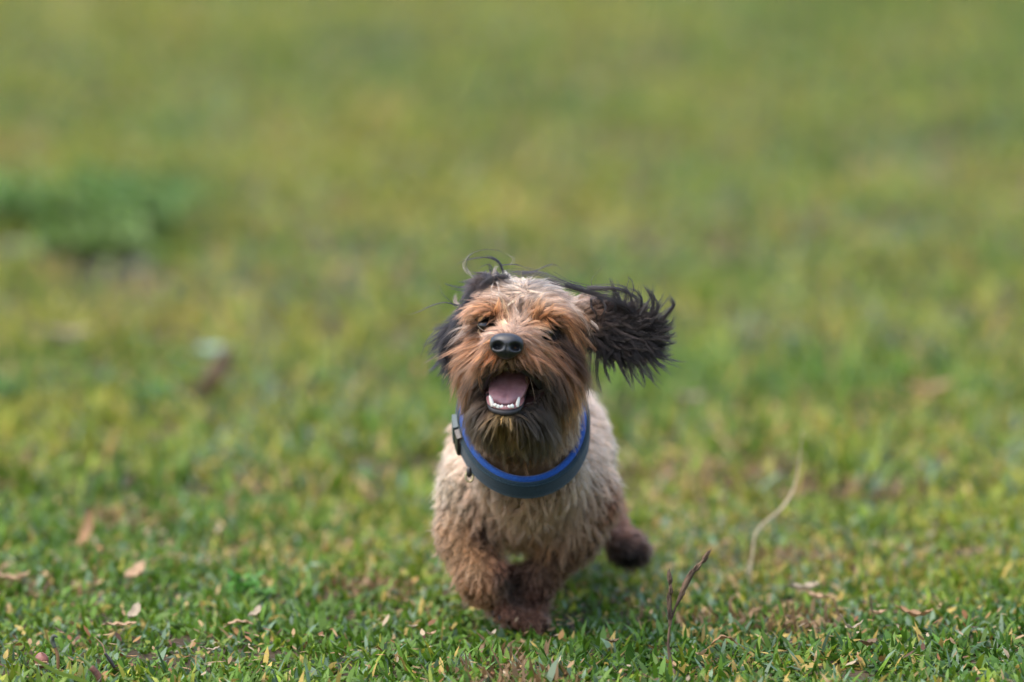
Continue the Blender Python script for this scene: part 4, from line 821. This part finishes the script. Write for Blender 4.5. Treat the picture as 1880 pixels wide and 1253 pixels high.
tooth(W(949, 747, -.036), W(953, 730, -.034), .0019, .0009)
for k, (px, py) in enumerate([(909.5, 744.6), (914.6, 747.2), (921, 748.4), (928.0, 749.4), (934.2, 747.9), (940.0, 746.9)]):
    tooth(W(px, py + 1.5, -.0405), W(px + (k % 3 - 1) * .4, py - 2.2 - (k * 7 % 3) * .5, -.0408), .00188 + .0001 * (k % 2), .00165, .6)
# ---- paw pads and claws
def pad(c, r, n=12):
    T_, P_ = np.meshgrid(np.linspace(0, np.pi, n), np.linspace(0, 2 * np.pi, n + 4, endpoint=False), indexing='ij')
    return np.stack([np.sin(T_) * np.cos(P_), np.sin(T_) * np.sin(P_), np.cos(T_)], -1).reshape(-1, 3) * r + c, [grid_faces(n, n + 4, True)]
for k, (c, s_) in enumerate([(W(1156, 1018, .317), 1.15), (W(1140, 1022, .320), .8), (W(1172, 1014, .322), .8), (W(1152, 1030, .325), .75), (W(928, 1052, .297), .6)]):
    V, F = pad(c, np.array([.0075, .0045, .006]) * s_); build('paw_pad', V, F, M_pad, dog)
for c in (W(905, 1120, .148), W(917, 1128, .146), W(930, 1132, .146), W(962, 1145, .150), W(975, 1147, .148), W(988, 1145, .150)):
    V, F = tube(curve_pts([c, c + [0, -.005, -.001], c + [0, -.008, -.005]], 5), [.0018, .0017, .0014, .001, .0004], 6); build('claw', V, F, M_claw, dog)
# ---- collar
th = np.linspace(0, 2 * np.pi, 97)[:-1]
def band(push_in, push_out, lo, hi, n=5):
    prof = [(push_out, lo + (hi - lo) * q) for q in np.linspace(.06, .94, n)] + [((push_in + push_out) / 2, hi)] + [(push_in, lo + (hi - lo) * q) for q in np.linspace(.94, .06, n)] + [((push_in + push_out) / 2, lo)]
    V = np.stack([ring(th, a, b) for a, b in prof], 1); k = len(prof)
    i, j = np.meshgrid(np.arange(96), np.arange(k), indexing='ij'); i2 = (i + 1) % 96; j2 = (j + 1) % k
    return V.reshape(-1, 3), [np.stack([i * k + j, i * k + j2, i2 * k + j2, i2 * k + j], -1).reshape(-1, 4)]
V, F = band(.0005, .0050, -.013, .0075); V = V + 0
collar = build('collar', V, F, M_denim, dog); collar['label'] = 'grey blue webbing collar with bright blue padded lining'
V, F = band(-.0045, .0016, -.010, .0102); build('lining', V, F, M_blue, collar)
st = []
for up in (-.0105, .0050):
    for a in np.linspace(0, 2 * np.pi, 150)[:-1]:
        t2 = np.array([a, a + .013, a + .026]); st.append(tube(ring(t2, .0052, up), .00035, 4))
V, F = join(st); sti = build('stitching', V, F, mat('thread', base=(.03, .06, .08), rough=.8), collar)
def slab(th0, th1, lo, hi, o0, o1, name, m, parent, n=8):
    t2 = np.linspace(th0, th1, n); prof = [(o0, lo), (o1, lo + .001), (o1, hi - .001), (o0, hi)]
    V = np.stack([ring(t2, a, b) for a, b in prof], 1).reshape(-1, 3); k = 4
    i, j = np.meshgrid(np.arange(n - 1), np.arange(k), indexing='ij'); j2 = (j + 1) % k
    F = np.stack([i * k + j, (i + 1) * k + j, (i + 1) * k + j2, i * k + j2], -1).reshape(-1, 4)
    return build(name, V, [F, np.array([[0, 1, 2, 3], [4 * n - 1, 4 * n - 2, 4 * n - 3, 4 * n - 4]])], m, parent, smooth=False)
slab(R(170), R(181), -.014, .009, .004, .0090, 'buckle', M_buckle, collar)
slab(R(160), R(167.5), -.014, .010, .004, .0085, 'buckle_tongue', M_claw, collar)
dc = ring(np.array([R(142)]), .0065, -.012)[0]; q = np.linspace(0, 2 * np.pi, 20)
V, F = tube(np.stack([dc[0] + .0035 * np.cos(q) - .001, dc[1] + .0015 * np.sin(q), dc[2] + .005 * np.sin(q) - .003], -1), .0010, 6); build('ring', V, F, M_metal, collar)
V, F = pad(dc + [-.001, .001, .001], np.array([.0028, .003, .0055])); build('ring_tab', V, F, M_claw, collar)
